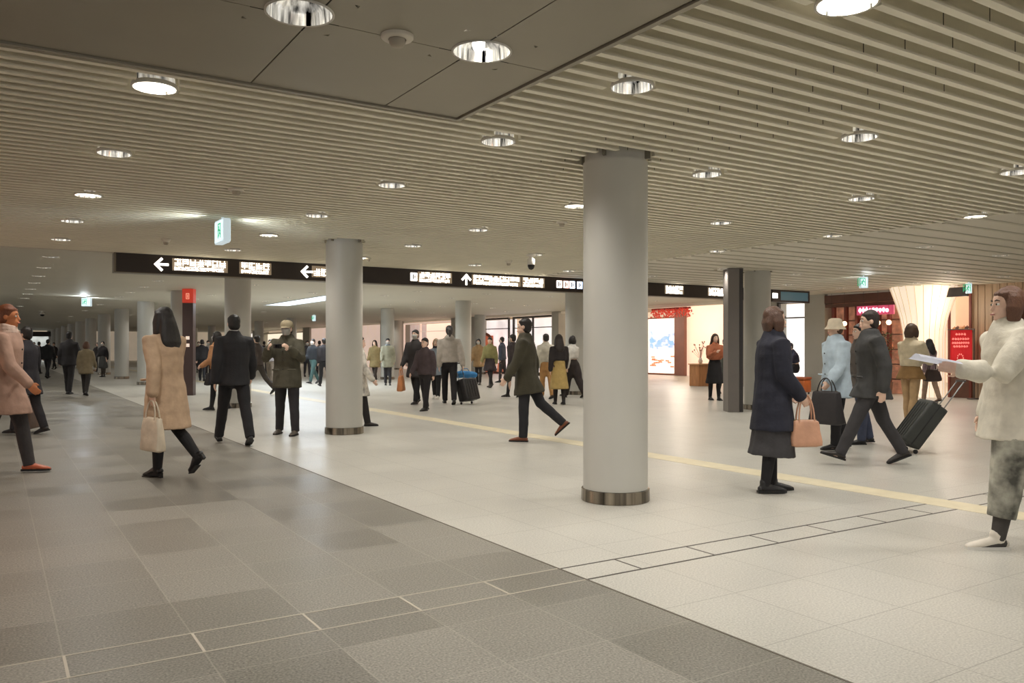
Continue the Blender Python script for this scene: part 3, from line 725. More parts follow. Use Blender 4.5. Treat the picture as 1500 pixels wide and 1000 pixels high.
# solid stretches far along
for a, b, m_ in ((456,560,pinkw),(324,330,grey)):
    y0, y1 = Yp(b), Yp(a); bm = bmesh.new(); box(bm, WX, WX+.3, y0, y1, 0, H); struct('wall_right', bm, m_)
bm = bmesh.new(); box(bm, WX, WX+.3, Yp(322), 90, 0, H); struct('wall_right', bm, mat('far_right_wall_glow', (214,200,182), .6, emit=.3, var=.1, scale=.6))  # wall glow added to brighten this far stretch

def lamp(x, y, z, e, col=(1,.86,.70), r=.4, nm='shop_lamp'):
    l = bpy.data.lights.new(nm, 'POINT'); l.energy = e; l.color = col; l.shadow_soft_size = r
    o = bpy.data.objects.new(nm, l); COL.objects.link(o); o.location = (x, y, z); return o
for yy in (12.5, 15, 18, 22, 26, 31, 36, 42, 50, 60): lamp(25, yy, 2.5, 120)
for yy in (12.4, 14.2): lamp(22.6, yy, 2.7, 40)

# --- brown-framed shop between the grey pier and the flared column
ya, yb = Yp(1318), Yp(1213)
t = empty('shop_front', (WX, (ya+yb)/2, 0)); tag(t, 'brown timber shopfront with dark posts and a pink lit sign', 'shopfront'); cy = (ya+yb)/2; hw = (yb-ya)/2
bm = bmesh.new(); box(bm, -.18, .1, -hw, hw, 2.62, 2.86, .01); box(bm, -.14, .1, -hw, hw, 2.50, 2.60); finish('lintel', bm, brown, t)
for px in (1222, 1240, 1256, 1288, 1303):
    y = Yp(px)-cy; bm = bmesh.new(); box(bm, -.06, .05, y-.045, y+.045, 0, 2.55, .006); finish('post', bm, mat('post_red_brown', (112,50,38), .45, var=.1, scale=4), t)
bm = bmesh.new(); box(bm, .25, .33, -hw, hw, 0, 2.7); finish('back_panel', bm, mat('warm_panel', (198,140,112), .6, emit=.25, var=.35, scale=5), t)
for k in range(5):
    bm = bmesh.new(); box(bm, .02, .26, -hw, hw, .4+.42*k, .43+.42*k); finish('shelf', bm, brown, t)
ns = empty('neon_sign', (WX-.25, Yp(1290), 2.36)); tag(ns, 'pink-red glowing shop sign above the brown shopfront', 'sign'); L_ = abs(Yp(1316)-Yp(1262))/2
bm = bmesh.new(); box(bm, -.03, .03, -L_, L_, -.13, .13, .01); finish('backing', bm, mat('neon_back', (200,80,110), .5, emit=.55), ns)
rnd = random.Random(5)
for k in range(9):
    y = L_-.12-k*(2*L_-.2)/9; bm = bmesh.new(); ell(bm, (-.045, y, rnd.uniform(-.02,.02)), (.012,.055,.05), None, 10); box(bm, -.05,-.035, y-.012, y+.012, -.07, rnd.uniform(.02,.1)); finish('lettering', bm, mat('neon_letter', (255,210,226), .5, emit=2.2), ns)
for k in range(14):                    # goods on the shelves
    y = cy-hw+.25+rnd.random()*(2*hw-.5); z = .43+.42*rnd.randrange(5); c = rnd.choice([(226,190,120),(196,60,48),(238,224,200),(120,140,70),(240,170,120),(150,80,60)])
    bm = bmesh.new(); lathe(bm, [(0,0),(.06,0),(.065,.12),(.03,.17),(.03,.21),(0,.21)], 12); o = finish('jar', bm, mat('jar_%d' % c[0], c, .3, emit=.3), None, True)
    o.location = (WX+.13, y, z); tag(o, 'small coloured jar on the shelves of the brown timber shopfront', 'jar', 'jars on the brown shop shelves')
for i, px in enumerate((1228, 1247, 1275, 1296, 1312)):
    t = empty('pendant_lamp', (WX-.32, Yp(px), 2.9)); tag(t, 'small warm pendant lamp, %s from the left in the brown shopfront' % ORD[i], 'lamp', 'pendant lamps in the brown shopfront')
    bm = bmesh.new(); lathe(bm, [(.004,0),(.004,-.85)], 8); finish('cord', bm, darkf, t)
    bm = bmesh.new(); ell(bm, (0,0,-.9), (.07,.07,.07), None, 14); finish('bulb', bm, mat('warm_bulb', (255,214,160), .4, emit=5), t, True)
def plant(x, y, h, label, seed, pot=(110,70,50)):
    rnd = random.Random(seed); t = empty('potted_plant', (x, y, 0)); tag(t, label, 'plant', 'potted plants by the brown shop')
    bm = bmesh.new(); lathe(bm, [(0,0),(.13,0),(.17,.34),(.18,.36),(.15,.36),(.14,.32),(0,.32)], 20); finish('pot', bm, mat('pot_brown', pot, .6), t, True)
    bm = bmesh.new(); tube(bm, [(0,0,.3),(.02,.01,h*.5),(0,.02,h*.85)], [.02,.015,.008], 8); finish('stem', bm, mat('stem', (92,70,46), .7), t, True)
    bm = bmesh.new()
    for i in range(240):
        z = .42+rnd.random()*(h-.42); a = rnd.random()*2*PI; r = rnd.uniform(.03,.26)*math.sin(PI*min(1,(z-.3)/(h-.2)))+.04; p = Vector((r*math.cos(a), r*math.sin(a), z))
        d1 = Vector((math.cos(a), math.sin(a), rnd.uniform(-.5,.6))).normalized(); s1 = d1.cross(Vector((0,0,1))).normalized()*.022
        v = [bm.verts.new(q) for q in (p-d1*.02, p+d1*.04+s1, p+d1*.11, p+d1*.04-s1)]; bm.faces.new(v)
    finish('foliage', bm, mat('leaf', (74,92,56), .5, var=.3, scale=10), t)
plant(WX-.55, Yp(1316), 1.75, 'tall leafy plant in a pot just left of the flared white column', 3)
plant(WX-.6, Yp(1280), 1.35, 'shorter leafy potted plant before the brown shopfront', 4)

# --- flared white column, lit from within
yq = Yp(1352, 20.9); t = empty('flared_column', (20.95, yq, 0)); tag(t, 'glowing white column that flares into a wide funnel under the ceiling', 'column')
bm = bmesh.new(); W0, W1 = .50, .86; n = 28
prof = [(W0, 0), (W0, 1.55), (W0*1.03, 1.75), (W0*1.16, 2.1), (W0*1.36, 2.45), (W0*1.60, 2.8), (W0*1.68, H+.02)]
lathe(bm, prof, 48); shf = finish('funnel', bm, mat('lit_fabric', (255,236,212), .6, emit=.62, var=.06, scale=4, aniso=(5,5,.1)), t); smooth_angle(shf)
bm = bmesh.new()
for k in range(24):
    a = 2*PI*k/24; tube(bm, [((r+.004)*math.cos(a), (r+.004)*math.sin(a), z) for r, z in prof], [.007]*len(prof), 5)
finish('rib', bm, mat('rib_cream', (226,200,170), .6, emit=.2), t)['kind'] = 'stuff'
lamp(20.3, yq-1.0, 2.3, 22, r=.1); 

# --- red swallow-tailed banner, its bracket and the bright bay behind
y0, y1 = Yp(1424, 20.9), Yp(1392, 20.9); d_ = onX(1408, 20.9)[1]; z1, z0 = zat(483, d_), zat(548, d_)
t = empty('banner', (20.9, (y0+y1)/2, 0)); tag(t, 'red swallow-tailed banner with pale lettering beside the wood wall', 'banner'); hw = (y1-y0)/2
bm = bmesh.new(); nn = 14
for s_ in (0,):
    top = [bm.verts.new((.02*math.sin(i*1.1), -hw+2*hw*i/nn, z1)) for i in range(nn+1)]
    midr = [bm.verts.new((.02*math.sin(i*1.1+.6), -hw+2*hw*i/nn, (z1+z0)/2)) for i in range(nn+1)]
    bot = [bm.verts.new((.02*math.sin(i*1.1+1), -hw+2*hw*i/nn, z0+.26*(1-abs(2*i/nn-1)))) for i in range(nn+1)]
    for a, b in ((top, midr), (midr, bot)):
        for i in range(nn): bm.faces.new([a[i], a[i+1], b[i+1], b[i]])
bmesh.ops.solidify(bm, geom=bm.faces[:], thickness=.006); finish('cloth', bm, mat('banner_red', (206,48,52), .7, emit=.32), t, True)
bm = bmesh.new(); tube(bm, [(0,-hw-.06,z1+.01),(0,hw+.06,z1+.01)], [.014,.014], 8); finish('rod', bm, darkf, t)
tube_y = hw+.05; bm = bmesh.new(); tube(bm, [(0,-hw-.05,z1+.02),(0,-hw-.05,.03)], [.015,.015], 8); lathe(bm, [(0,.0),(.16,0),(.16,.02),(.02,.035),(0,.035)], 20, c=(0,-hw-.05)); finish('stand', bm, darkf, t, True)
bm = bmesh.new(); rnd = random.Random(9)
for rw, (zz, n_, w_) in enumerate(((z1-.12,4,.5),(z1-.24,7,.8),(z1-.34,8,.8),(z1-.43,6,.7))):
    for k in range(n_):
        yy = hw*w_*(1-2*(k+.5)/n_); box(bm, -.034, -.026, yy-.028, yy+.028, zz, zz+.012); box(bm, -.034, -.026, yy-.006, yy+.006, zz-.02, zz+.04); box(bm, -.034,-.026, yy-.028, yy-.018, zz-rnd.random()*.03, zz+.03)
for k in range(10):
    a = 2*PI*k/10; ell(bm, (-.032, .075*math.cos(a), z1-.72+.10*math.sin(a)), (.004,.014,.022), None, 8)
finish('lettering', bm, mat('banner_text', (240,150,140), .6, emit=.5), t)
t = empty('display_stand', (WX-.1, Yp(1409), 0)); tag(t, 'dark brown display case with small goods behind the red banner', 'display case')
hw = abs(Yp(1424)-Yp(1393))/2
bm = bmesh.new(); box(bm, 0, .35, -hw, hw, 0, .55, .01); finish('base', bm, brown, t)
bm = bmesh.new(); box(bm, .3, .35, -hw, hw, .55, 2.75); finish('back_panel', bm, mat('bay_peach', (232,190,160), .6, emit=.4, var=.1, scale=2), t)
bm = bmesh.new(); box(bm, -.02, .02, -hw-.03, -hw+.03, 0, 2.75); box(bm, -.02, .02, hw-.03, hw+.03, 0, 2.75); finish('frame', bm, mat('post_red_brown', (0,0,0)), t)
bm = bmesh.new(); box(bm, .02, .30, -hw, hw, 1.70, 1.74); finish('shelf', bm, brown, t)
rnd = random.Random(3)
for k in range(6):
    bm = bmesh.new(); s_ = rnd.uniform(.045,.07); ell(bm, (0,0,s_), (s_,s_*1.2,s_), None, 12); tube(bm, [(0,0,s_*1.8),(0,0,s_*2.3)], [.012,.008], 6)
    o = finish('gift_pouch', bm, mat('pouch_%d' % (k%3), [(196,140,90),(90,62,54),(222,176,140)][k%3], .6), None, True); o.location = (WX+.08, Yp(1396+k*4.6), 1.74); tag(o, 'small rounded pouch on the shelf above the red banner', 'pouch', 'pouches above the red banner')
t = empty('sign_bracket', (20.8, Yp(1402, 20.8), 2.72)); tag(t, 'small black hanging sign plate between the flared column and exit sign', 'sign')
bm = bmesh.new(); box(bm, -.04, .04, -.28, .28, -.12, .12, .01); finish('plate', bm, mat('panel_black', (0,0,0)), t)
for s_ in (-1, 1): bm = bmesh.new(); tube(bm, [(0,s_*.2,.1),(0,s_*.2,.22)], [.01,.01], 6); finish('hanger', bm, darkf, t)

# --- bright white display window beyond the grey-panelled column
y0, y1 = Yp(1183), Yp(1140)
def shop_window(y0, y1, name, label, panes, m_, zt=2.70, items=True, fm=darkf):
    t = empty(name, (WX, (y0+y1)/2, 0)); tag(t, label, 'shop window', 'bright shop windows'); hw = (y1-y0)/2
    bm = bmesh.new(); box(bm, .4, .45, -hw, hw, .15, zt); finish('lit_panel', bm, m_, t)
    bm = bmesh.new(); box(bm, -.05, .05, -hw, hw, 0, .15); box(bm, -.05, .05, -hw, hw, zt, zt+.08); box(bm, -.05,.05,-hw,-hw+.06,.15,zt); box(bm, -.05,.05,hw-.06,hw,.15,zt); finish('frame', bm, fm, t)
    for k in range(1, panes): y = -hw+2*hw*k/panes; bm = bmesh.new(); box(bm, -.045, .045, y-.03, y+.03, .15, zt); finish('mullion', bm, fm, t)
    if items: bm = bmesh.new(); box(bm, -.04, .04, -hw, hw, 2.22, 2.26); finish('transom', bm, fm, t)
    return t
shop_window(y0, y1, 'shop_window', 'bright white shop window right of the grey-panelled column', 1, mat('window_white', (255,250,246), .5, emit=1.0))
shop_window(Yp(812), Yp(752), 'shop_window', 'wide bright shop window behind the man in the olive-brown jacket', 2, mat('win_a', (250,240,236), .5, emit=.85, var=.18, scale=1.5))
shop_window(Yp(746), Yp(703), 'shop_window', 'bright shop window left of the dark mullion, centre of the hall', 1, mat('win_b', (246,240,238), .5, emit=.8, var=.2, scale=1.8))
shop_window(Yp(664), Yp(616), 'shop_window', 'pinkish lit shop window left of the thin centre column', 1, mat('win_c', (255,226,206), .5, emit=.8, var=.15, scale=1), fm=pinkw)
shop_window(Yp(616), Yp(592), 'shop_window', 'dim cream shop window with two spot lamps, behind the dark-coated man', 1, mat('win_d', (226,206,200), .5, emit=.4, var=.2, scale=1), items=False, fm=pinkw)
t = shop_window(Yp(446), Yp(386), 'shop_window', 'cream backlit panel behind the man in the olive jacket', 1, mat('win_e', (255,240,216), .5, emit=.9), zt=2.55, items=False, fm=grey)
shop_window(Yp(372), Yp(326), 'shop_window', 'far bright shop window with dark mullions, right of the brown totem', 5, mat('win_f', (240,234,226), .5, emit=.9, var=.3, scale=1.4))
# orange archway display among the centre windows
t = empty('display_arch', (WX-.5, Yp(722), 0)); tag(t, 'rounded brown-orange display arch in front of the centre shop window', 'display')
bm = bmesh.new(); pts = [(0,-.75,0),(0,-.75,1.5)]+[(0,-.75*math.cos(a),1.5+.5*math.sin(a)) for a in [PI*k/10 for k in range(1,10)]]+[(0,.75,1.5),(0,.75,0)]
tube(bm, pts, [.07]*len(pts), 10, ref=(1,0,0)); finish('arch', bm, mat('arch_brown', (150,84,60), .5), t, True)
bm = bmesh.new(); box(bm, .05, .12, -.68, .68, .1, 1.9); finish('panel', bm, mat('arch_orange', (224,120,84), .5, emit=.3, var=.3, scale=3), t)

# --- open pink shop with garland, poster screen, brown post and wood counter
X2 = 27.0
y0, y1 = Yp(990, X2), Yp(950, X2); d_ = onX(970, X2)[1]
t = empty('display_screen', (X2, (y0+y1)/2, 0)); tag(t, 'large lit screen showing a pale blue tree scene in the pink shop', 'screen'); hw = (y1-y0)/2
bm = bmesh.new(); box(bm, 0, .1, -hw-.08, hw+.08, .0, 2.75, .01); finish('frame', bm, mat('screen_frame', (120,70,50), .5), t)
bm = bmesh.new(); box(bm, -.02, 0, -hw, hw, .08, 2.68); finish('screen', bm, mat('screen_white', (255,240,232), .4, emit=.85), t)
bm = bmesh.new(); rnd = random.Random(4)
for k in range(46): box(bm, -.03, -.02, *(lambda y, s: (y-s, y+s))(rnd.uniform(-hw*.85,hw*.85), rnd.uniform(.05,.14)), *(lambda z, s: (z-s, z+s))(rnd.gauss(1.55,.22), rnd.uniform(.04,.10)))
finish('tree_image', bm, mat('screen_blue', (176,196,232), .5, emit=.6), t)
bm = bmesh.new()
for k in range(16): box(bm, -.032, -.021, *(lambda y, s: (y-s, y+s))(rnd.uniform(-hw*.8,hw*.8), .12), *(lambda z: (z, z+.07))(rnd.uniform(.35,.95)))
finish('ground_image', bm, mat('screen_peach', (244,150,116), .5, emit=.5), t)
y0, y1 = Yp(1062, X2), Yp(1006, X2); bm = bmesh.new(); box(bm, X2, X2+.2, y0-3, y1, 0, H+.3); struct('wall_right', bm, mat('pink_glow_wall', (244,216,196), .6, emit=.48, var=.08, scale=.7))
y0, y1 = Yp(1006, X2), Yp(991, X2); bm = bmesh.new(); box(bm, X2-.15, X2+.2, y0, y1, 0, H+.3, .01); struct('trim_7', bm, mat('brown_post', (122,78,66), .5, var=.1, scale=2))
y0, y1 = Yp(1014), Yp(958); d_ = onX(986, WX)[1]
t = empty('garland', (WX-.1, (y0+y1)/2, zat(456, d_))); tag(t, 'red leafy garland hanging across the top of the pink shop', 'garland'); hw = (y1-y0)/2
bm = bmesh.new(); rnd = random.Random(8)
for k in range(520):
    y = rnd.uniform(-hw, hw); z = -rnd.random()*.30+.10; p = Vector((rnd.uniform(-.12,.12), y, z)); a = Vector((rnd.uniform(-1,1), rnd.uniform(-1,1), rnd.uniform(-1,.3))).normalized()*.07; b = a.cross(Vector((rnd.random(), rnd.random(), 1))).normalized()*.035
    bm.faces.new([bm.verts.new(q) for q in (p, p+a*.5+b, p+a, p+a*.5-b)])
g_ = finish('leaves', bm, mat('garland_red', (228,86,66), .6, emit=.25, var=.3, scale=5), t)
bm = bmesh.new(); tube(bm, [(0,-hw,.10),(0,hw,.10)], [.03,.03], 8, ref=(1,0,0)); finish('bar', bm, mat('garland_bar', (170,50,44), .5), t, True)
X, Y = fl(1026, 565); t = empty('counter', (X, Y, 0), 0); tag(t, 'light wood counter block left of the woman in the rust sweater', 'counter')
bm = bmesh.new(); box(bm, -.3, .3, -.22, .22, 0, .72, .01); finish('cabinet', bm, woodb, t)
bm = bmesh.new(); box(bm, -.33, .33, -.25, .25, .72, .76, .006); finish('top', bm, mat('counter_top', (206,160,116), .4), t)
bm = bmesh.new(); box(bm, -.305, -.30, -.2, .2, .06, .34); box(bm, -.305, -.30, -.2, .2, .38, .68); finish('door', bm, woodb, t)
t = empty('flower_vase', (X, Y, .76)); tag(t, 'small vase of pale dried stems on the wood counter', 'vase')
bm = bmesh.new(); lathe(bm, [(0,0),(.05,0),(.08,.08),(.04,.17),(.045,.2),(.03,.2),(0,.1)], 16); finish('vase', bm, mat('vase', (226,206,190), .4), t, True)
bm = bmesh.new(); rnd = random.Random(12)
for k in range(16):
    a = rnd.random()*6.28; r = rnd.uniform(.08,.3); h_ = rnd.uniform(.4,.75); tube(bm, [(0,0,.15),(r*.4*math.cos(a), r*.4*math.sin(a), h_*.6),(r*math.cos(a), r*math.sin(a), h_)], [.005,.005,.004], 5); ell(bm, (r*math.cos(a), r*math.sin(a), h_), (.022,.022,.03), None, 6)
finish('stems', bm, mat('dried_stem', (190,140,120), .7), t, True)['kind'] = 'stuff'
# kiosk-like orange-brown seat by the white window
def stool(px, py, label, rgb=(186,98,42)):
    X, Y = fl(px, py); t = empty('ottoman', (X, Y, 0), .3); tag(t, label, 'seat')
    bm = bmesh.new(); box(bm, -.28, .28, -.24, .24, .05, .40, .05); finish('base', bm, mat('leather_orange', rgb, .45, var=.12, scale=5), t, True)
    bm = bmesh.new(); box(bm, -.29, .29, -.25, .25, .40, .48, .035); finish('cushion', bm, mat('leather_top', (160,80,36), .45), t, True)
    for a in (-1, 1):
        for b in (-1, 1): bm = bmesh.new(); lathe(bm, [(0,0),(.02,0),(.025,.06),(0,.06)], 10, c=(a*.22, b*.18)); finish('leg', bm, darkf, t, True)
    return t
stool(1171, 577, 'orange-brown leather ottoman under the seated person')
# lights over the far corridor end
t = empty('corridor_portal', (2.3, 88.5, 0)); tag(t, 'dark framed bright opening at the far end of the left corridor', 'doorway')
bm = bmesh.new(); box(bm, -3.2, -2.9, 0, .3, 0, 2.8); box(bm, 2.9, 3.2, 0, .3, 0, 2.8); box(bm, -3.2, 3.2, 0, .3, 2.35, 2.8); finish('frame', bm, mat('portal_dark', (50,42,38), .6), t)
bm = bmesh.new(); box(bm, -2.9, 2.9, .32, .4, 0, 2.35); finish('lit_interior', bm, mat('portal_lit', (222,226,220), .5, emit=.6, var=.5, scale=1.2), t)

# ================================================================ BAGS AND CASES
def suitcase(x, y, rz, label, rgb, tilt=.0, hh=.58, ww=.40, dd=.24, handle=None):
    t = empty('suitcase', (x, y, 0), rz); tag(t, label, 'suitcase')
    T_ = Matrix.Translation((0, dd/2-.02, .045)) @ Matrix.Rotation(-tilt, 4, 'X') @ Matrix.Translation((0, -dd/2+.02, -.045))
    sh = mat('case_%d_%d' % rgb[:2], rgb, .45, var=.12, scale=8)
    def put(name, bm, m, p=t, sm=True):
        for v in bm.verts: v.co = T_ @ v.co
        return finish(name, bm, m, p, sm)
    bm = bmesh.new(); box(bm, -ww/2, ww/2, -dd/2, dd/2, .055, .055+hh, .035); b_ = put('shell', bm, sh)
    bm = bmesh.new()
    for k in range(5): x_ = -ww/2+.06+k*(ww-.12)/4; box(bm, x_-.008, x_+.008, -dd/2-.008, -dd/2+.004, .11, hh, .003); box(bm, x_-.008, x_+.008, dd/2-.004, dd/2+.008, .11, hh, .003)
    put('ridge', bm, sh, b_)
    bm = bmesh.new(); box(bm, -ww/2-.004, ww/2+.004, -.006, .006, .055, .06+hh, .003); put('zip', bm, mat('case_zip', (20,20,22), .5), b_)
    for a in (-1, 1):
        bm = bmesh.new(); tube(bm, [(a*.10, dd/2-.03, .055+hh-.02), (a*.10, dd/2-.03, .055+hh+.42)], [.008,.008], 8); put('handle_rod', bm, mat('rod_metal', (150,150,150), .3, .9))
    bm = bmesh.new(); tube(bm, [(-.12, dd/2-.03, .055+hh+.42), (.12, dd/2-.03, .055+hh+.42)], [.014,.014], 10); put('grip', bm, darkf)
    bm = bmesh.new(); tube(bm, [(-.07,0,hh+.055),(-.06,0,hh+.085),(.06,0,hh+.085),(.07,0,hh+.055)], [.009]*4, 8); put('carry_handle', bm, darkf)
    for a in (-1, 1):
        for b in ((1,) if tilt > .1 else (-1, 1)):
            bm = bmesh.new(); M_ = Matrix.Translation((a*(ww/2-.05), b*(dd/2-.025), .028)) @ Matrix.Rotation(PI/2, 4, 'Y')
            lathe(bm, [(0,-.014),(.024,-.014),(.028,-.008),(.028,.008),(.024,.014),(0,.014)], 16)
            for v in bm.verts: v.co = M_ @ v.co
            finish('wheel', bm, mat('wheel', (30,30,30), .5), t, True)
    return t
def handbag(p, rz, label, rgb, ww=.34, hh=.26, dd=.14, strap=.26, name='handbag', cat='bag', soft=.05):
    t = empty(name, (p[0], p[1], max(p[2]-strap-hh, .02)), rz); tag(t, label, cat); m_ = mat('bag_%d_%d_%d' % rgb, rgb, .5, var=.14, scale=7, bump=.2, bscale=30)
    bm = bmesh.new(); box(bm, -ww/2, ww/2, -dd/2, dd/2, 0, hh, soft)
    bmesh.ops.subdivide_edges(bm, edges=bm.edges[:], cuts=2, use_grid_fill=True)
    for v in bm.verts:
        f = v.co.z/hh; v.co.x *= 1-.22*f; v.co.y *= 1-.45*f; v.co.x += .008*noise.noise(v.co*14); v.co.y += .012*noise.noise(v.co*9)
    b_ = finish('bag_body', bm, m_, t, True)
    for s_ in (-1, 1):
        bm = bmesh.new(); pts = [(ww*.24*math.cos(a), s_*dd*.22*(1-.6*math.sin(a)), hh-.03+(strap+.03)*math.sin(a)) for a in [PI*k/12 for k in range(13)]]
        tube(bm, pts, [(.008,.008)]*13, 6); finish('strap', bm, m_, t, True)
    bm = bmesh.new(); tube(bm, [(-ww*.34,0,hh-.004),(ww*.34,0,hh-.004)], [.006,.006], 6); finish('zip', bm, mat('bag_zip', (120,96,60), .3, .8), b_, True)
    return t
def backpack(P, label, rgb, hh=.44, off=-.075):
    M = P['M']; b = P['back']; t = empty('backpack', (0,0,0), P['yaw']); tag(t, label, 'backpack'); m_ = cloth(rgb)
    q = Vector(b) + Matrix.Rotation(P['yaw'], 3, 'Z') @ Vector((0, off, -.36)); t.location = q
    bm = bmesh.new(); tube(bm, [(0,0,0),(0,-.01,hh*.3),(0,0,hh*.75),(0,.02,hh)], [(.145,.085),(.155,.105),(.145,.09),(.10,.06)], 18); b_ = organic('pack', bm, m_, t, .016, .008, 3)
    bm = bmesh.new(); tube(bm, [(0,-.105,.06),(0,-.11,.20)], [(.105,.03),(.10,.03)], 14); organic('front_pocket', bm, m_, t, .012, .004, 3)
    for s_ in (-1, 1):
        bm = bmesh.new(); tube(bm, [(s_*.08,.05,hh-.03),(s_*.115,.13,hh-.02),(s_*.12,.235,hh-.10),(s_*.125,.25,hh-.24),(s_*.13,.16,.12),(s_*.12,.04,.06)], [(.022,.006)]*6, 8, ref=(0,1,0)); finish('strap', bm, m_, t, True)
    return t

# ================================================================ THE CROWD
BLK=(26,24,25); NAVY=(34,36,50); HB=(26,20,17); HBR=(58,38,26)
L_, R_, AW, TO = 90, -90, 0, 180
# near figures
p1 = person(8, 694, 1.74, -78, 'person in a long salmon-beige coat and orange shoes at the left edge', ('coat', (176,142,124), .62), ('trousers', (62,58,58), .95), ('short', (118,66,38)), (190,98,66), (16,6,-16,16), ((-22,8,26,0),(20,8,24,0)), scarf=(206,178,162), skin=mat('skin_warm', (206,130,84), .5, var=.05, scale=30))
p1b = person(40, 636, 1.60, 80, 'person in a dark navy coat behind the salmon-beige coat at far left', ('coat', (40,38,44), .60), ('trousers', (34,32,36)), ('short', HB), BLK, (14,4,-12,10), ((-6,6,12,0),(10,16,14,0)))
handbag(tuple(p1b['R']), p1b['yaw']+.3, 'big brown tote bag hanging behind the navy coat at far left', (98,74,60), .46, .50, .16, .20, 'tote_bag', 'bag')
p2 = person(243, 698, 1.70, 62, 'woman in a long beige coat with loose black hair, raised rear heel', ('coat', (186,158,130), .48), ('none', BLK), ('long', (24,18,16)), (22,20,20), (3,2,-8,42), ((-24,10,22,0),(20,12,26,0)), female=True, tights=(24,22,23), heels=True, bulk=1.2, lean=.05)
handbag((p2['L'][0], p2['L'][1], p2['L'][2]), p2['yaw']+1.4, 'cream shopping bag low beside the beige-coated woman', (206,192,170), .36, .34, .12, .16, 'shopping_bag', 'bag')
p3 = person(343, 651, 1.74, 28, 'man in a black suit striding away with his back to us', ('suit', (30,29,32), .80), ('trousers', (27,26,29)), ('short', (20,17,16)), BLK, (20,2,-18,8), ((-16,10,20,0),(14,12,22,0)), under=(206,204,202), spread=.07)
p4 = person(421, 636, 1.70, 176, 'man in olive parka and cap, masked, holding a small camera', ('jacket', (78,74,60), .70), ('trousers', (44,42,44)), ('short', HB), (96,88,80), (9,2,-5,4), ((36,20,92,34),(34,22,95,34)), mask=True, hat=('cap', (150,138,112)), bulk=1.6, spread=.085)
q = (p4['L']+p4['R'])/2
t = empty('camera', q, p4['yaw']); tag(t, 'small black camera held up by the man in the olive parka', 'camera')
bm = bmesh.new(); box(bm, -.06, .06, -.02, .02, -.035, .035, .008); finish('camera_body', bm, mat('camera_black', (36,34,34), .4), t)
bm = bmesh.new(); lathe(bm, [(0,0),(.026,0),(.026,.03),(.02,.032),(0,.026)], 20)
for v in bm.verts: v.co = Vector((v.co.x, v.co.z+.018, v.co.y))
finish('lens', bm, mat('lens_black', (16,16,18), .1), t, True)
p5 = person(771, 646, 1.70, 78, 'man in a dark olive-brown jacket with brown shoes walking left', ('jacket', (64,60,46), .66), ('trousers', (36,36,40)), ('short', (30,24,20)), (120,68,42), (3,2,-26,24), ((16,8,18,0),(-18,8,20,0)), bulk=1.3)
p6 = person(1131, 720, 1.66, -84, 'woman in a long navy coat and dark skirt standing in profile', ('coat', (34,35,48), .56), ('skirt', (58,56,58), .33), ('bob', (84,58,44)), (34,33,34), (4,3,-3,8), ((10,8,34,10),(2,8,40,10)), female=True, tights=(30,28,30), bulk=1.5)
handbag(tuple(p6['R']-Vector((0,0,-.06))), p6['yaw']+PI/2, 'soft pink-tan handbag held by the woman in the navy coat', (196,148,120), .30, .24, .15, .22)
p7 = person(1226, 657, 1.66, 100, 'person in a pale blue jacket and cream bucket hat facing left', ('jacket', (178,194,206), .66), ('trousers', (30,29,32)), ('short', (92,60,36)), (32,30,32), (6,2,-8,8), ((14,8,26,0),(-8,10,20,0)), hat=('bucket', (214,200,176)), bulk=1.7)
handbag((p7['L'][0], p7['L'][1], p7['L'][2]+.10), p7['yaw']+.4, 'large black shoulder bag hanging beside the pale blue jacket', (42,38,40), .44, .42, .20, .16, 'shoulder_bag', 'bag')
p8 = person(1277, 680, 1.72, 84, 'man in a charcoal jacket striding left and pulling a suitcase', ('jacket', (62,62,62), .74), ('trousers', (56,54,56)), ('short', (44,34,30)), (48,42,38), (26,2,-20,10), ((-16,10,22,0),(-30,14,10,0)), bulk=1.6)
hx = p8['R'] if p8['R'].x > p8['L'].x else p8['L']
X, Y = fl(1322, 662); suitcase(X, Y, p8['yaw']+PI, 'dark grey-green suitcase trailing behind the man in the charcoal jacket', (48,50,46), tilt=-.0+.62, hh=.60, ww=.42)
p9 = person(1262, 650, 1.62, 95, 'person in blue jeans mostly hidden behind the charcoal jacket', ('jacket', (88,80,74), .78), ('trousers', (62,68,88)), ('short', HB), (28,28,30), (4,2,-8,6), bulk=1.1)
p10 = person(1334, 628, 1.68, -60, 'woman in cream knit and brown wrap with beige leggings', ('sweater', (202,188,160), 1.0), ('skirt', (140,108,66), .80), ('bob', (74,52,34)), (40,34,32), (4,2,-6,6), ((20,6,70,20),(24,6,60,20)), female=True, tights=(176,146,108))
handbag(tuple(p10['R']+Vector((0,0,.05))), p10['yaw']+1.2, 'small dark brown bag held low by the woman in cream knit', (62,44,38), .30, .20, .12, .16)
p11 = person(1362, 589, 1.50, 20, 'small woman in a mauve-grey coat beside the flared column', ('coat', (120,100,104), .55), ('trousers', (150,124,104)), ('long', (26,20,22)), (120,96,82), (10,2,-12,10), female=True)
p12 = person(1482, 800, 1.70, 88, 'person in a white top and camouflage trousers at the right edge', ('sweater', (212,206,190), .72), ('trousers', (142,140,128), 1.38, .75, .66), ('bob', (96,62,42)), (214,206,192), (10,2,-20,18), ((38,8,60,0),(-12,12,30,0)), bulk=1.7, tights=(66,62,58))
t = empty('paper_sheet', p12['L'], p12['yaw']); 
q = Matrix.Rotation(p12['yaw'], 3, 'Z') @ Vector((0,.10,.02)); t.location = p12['L']+q; tag(t, 'white folded paper held out by the person in the white top', 'paper')
bm = bmesh.new(); 
rows = [[bm.verts.new((-.10+.2*i/6, -.13+.26*j/6, .05*j/6+.018*math.sin(i*.9))) for i in range(7)] for j in range(7)]
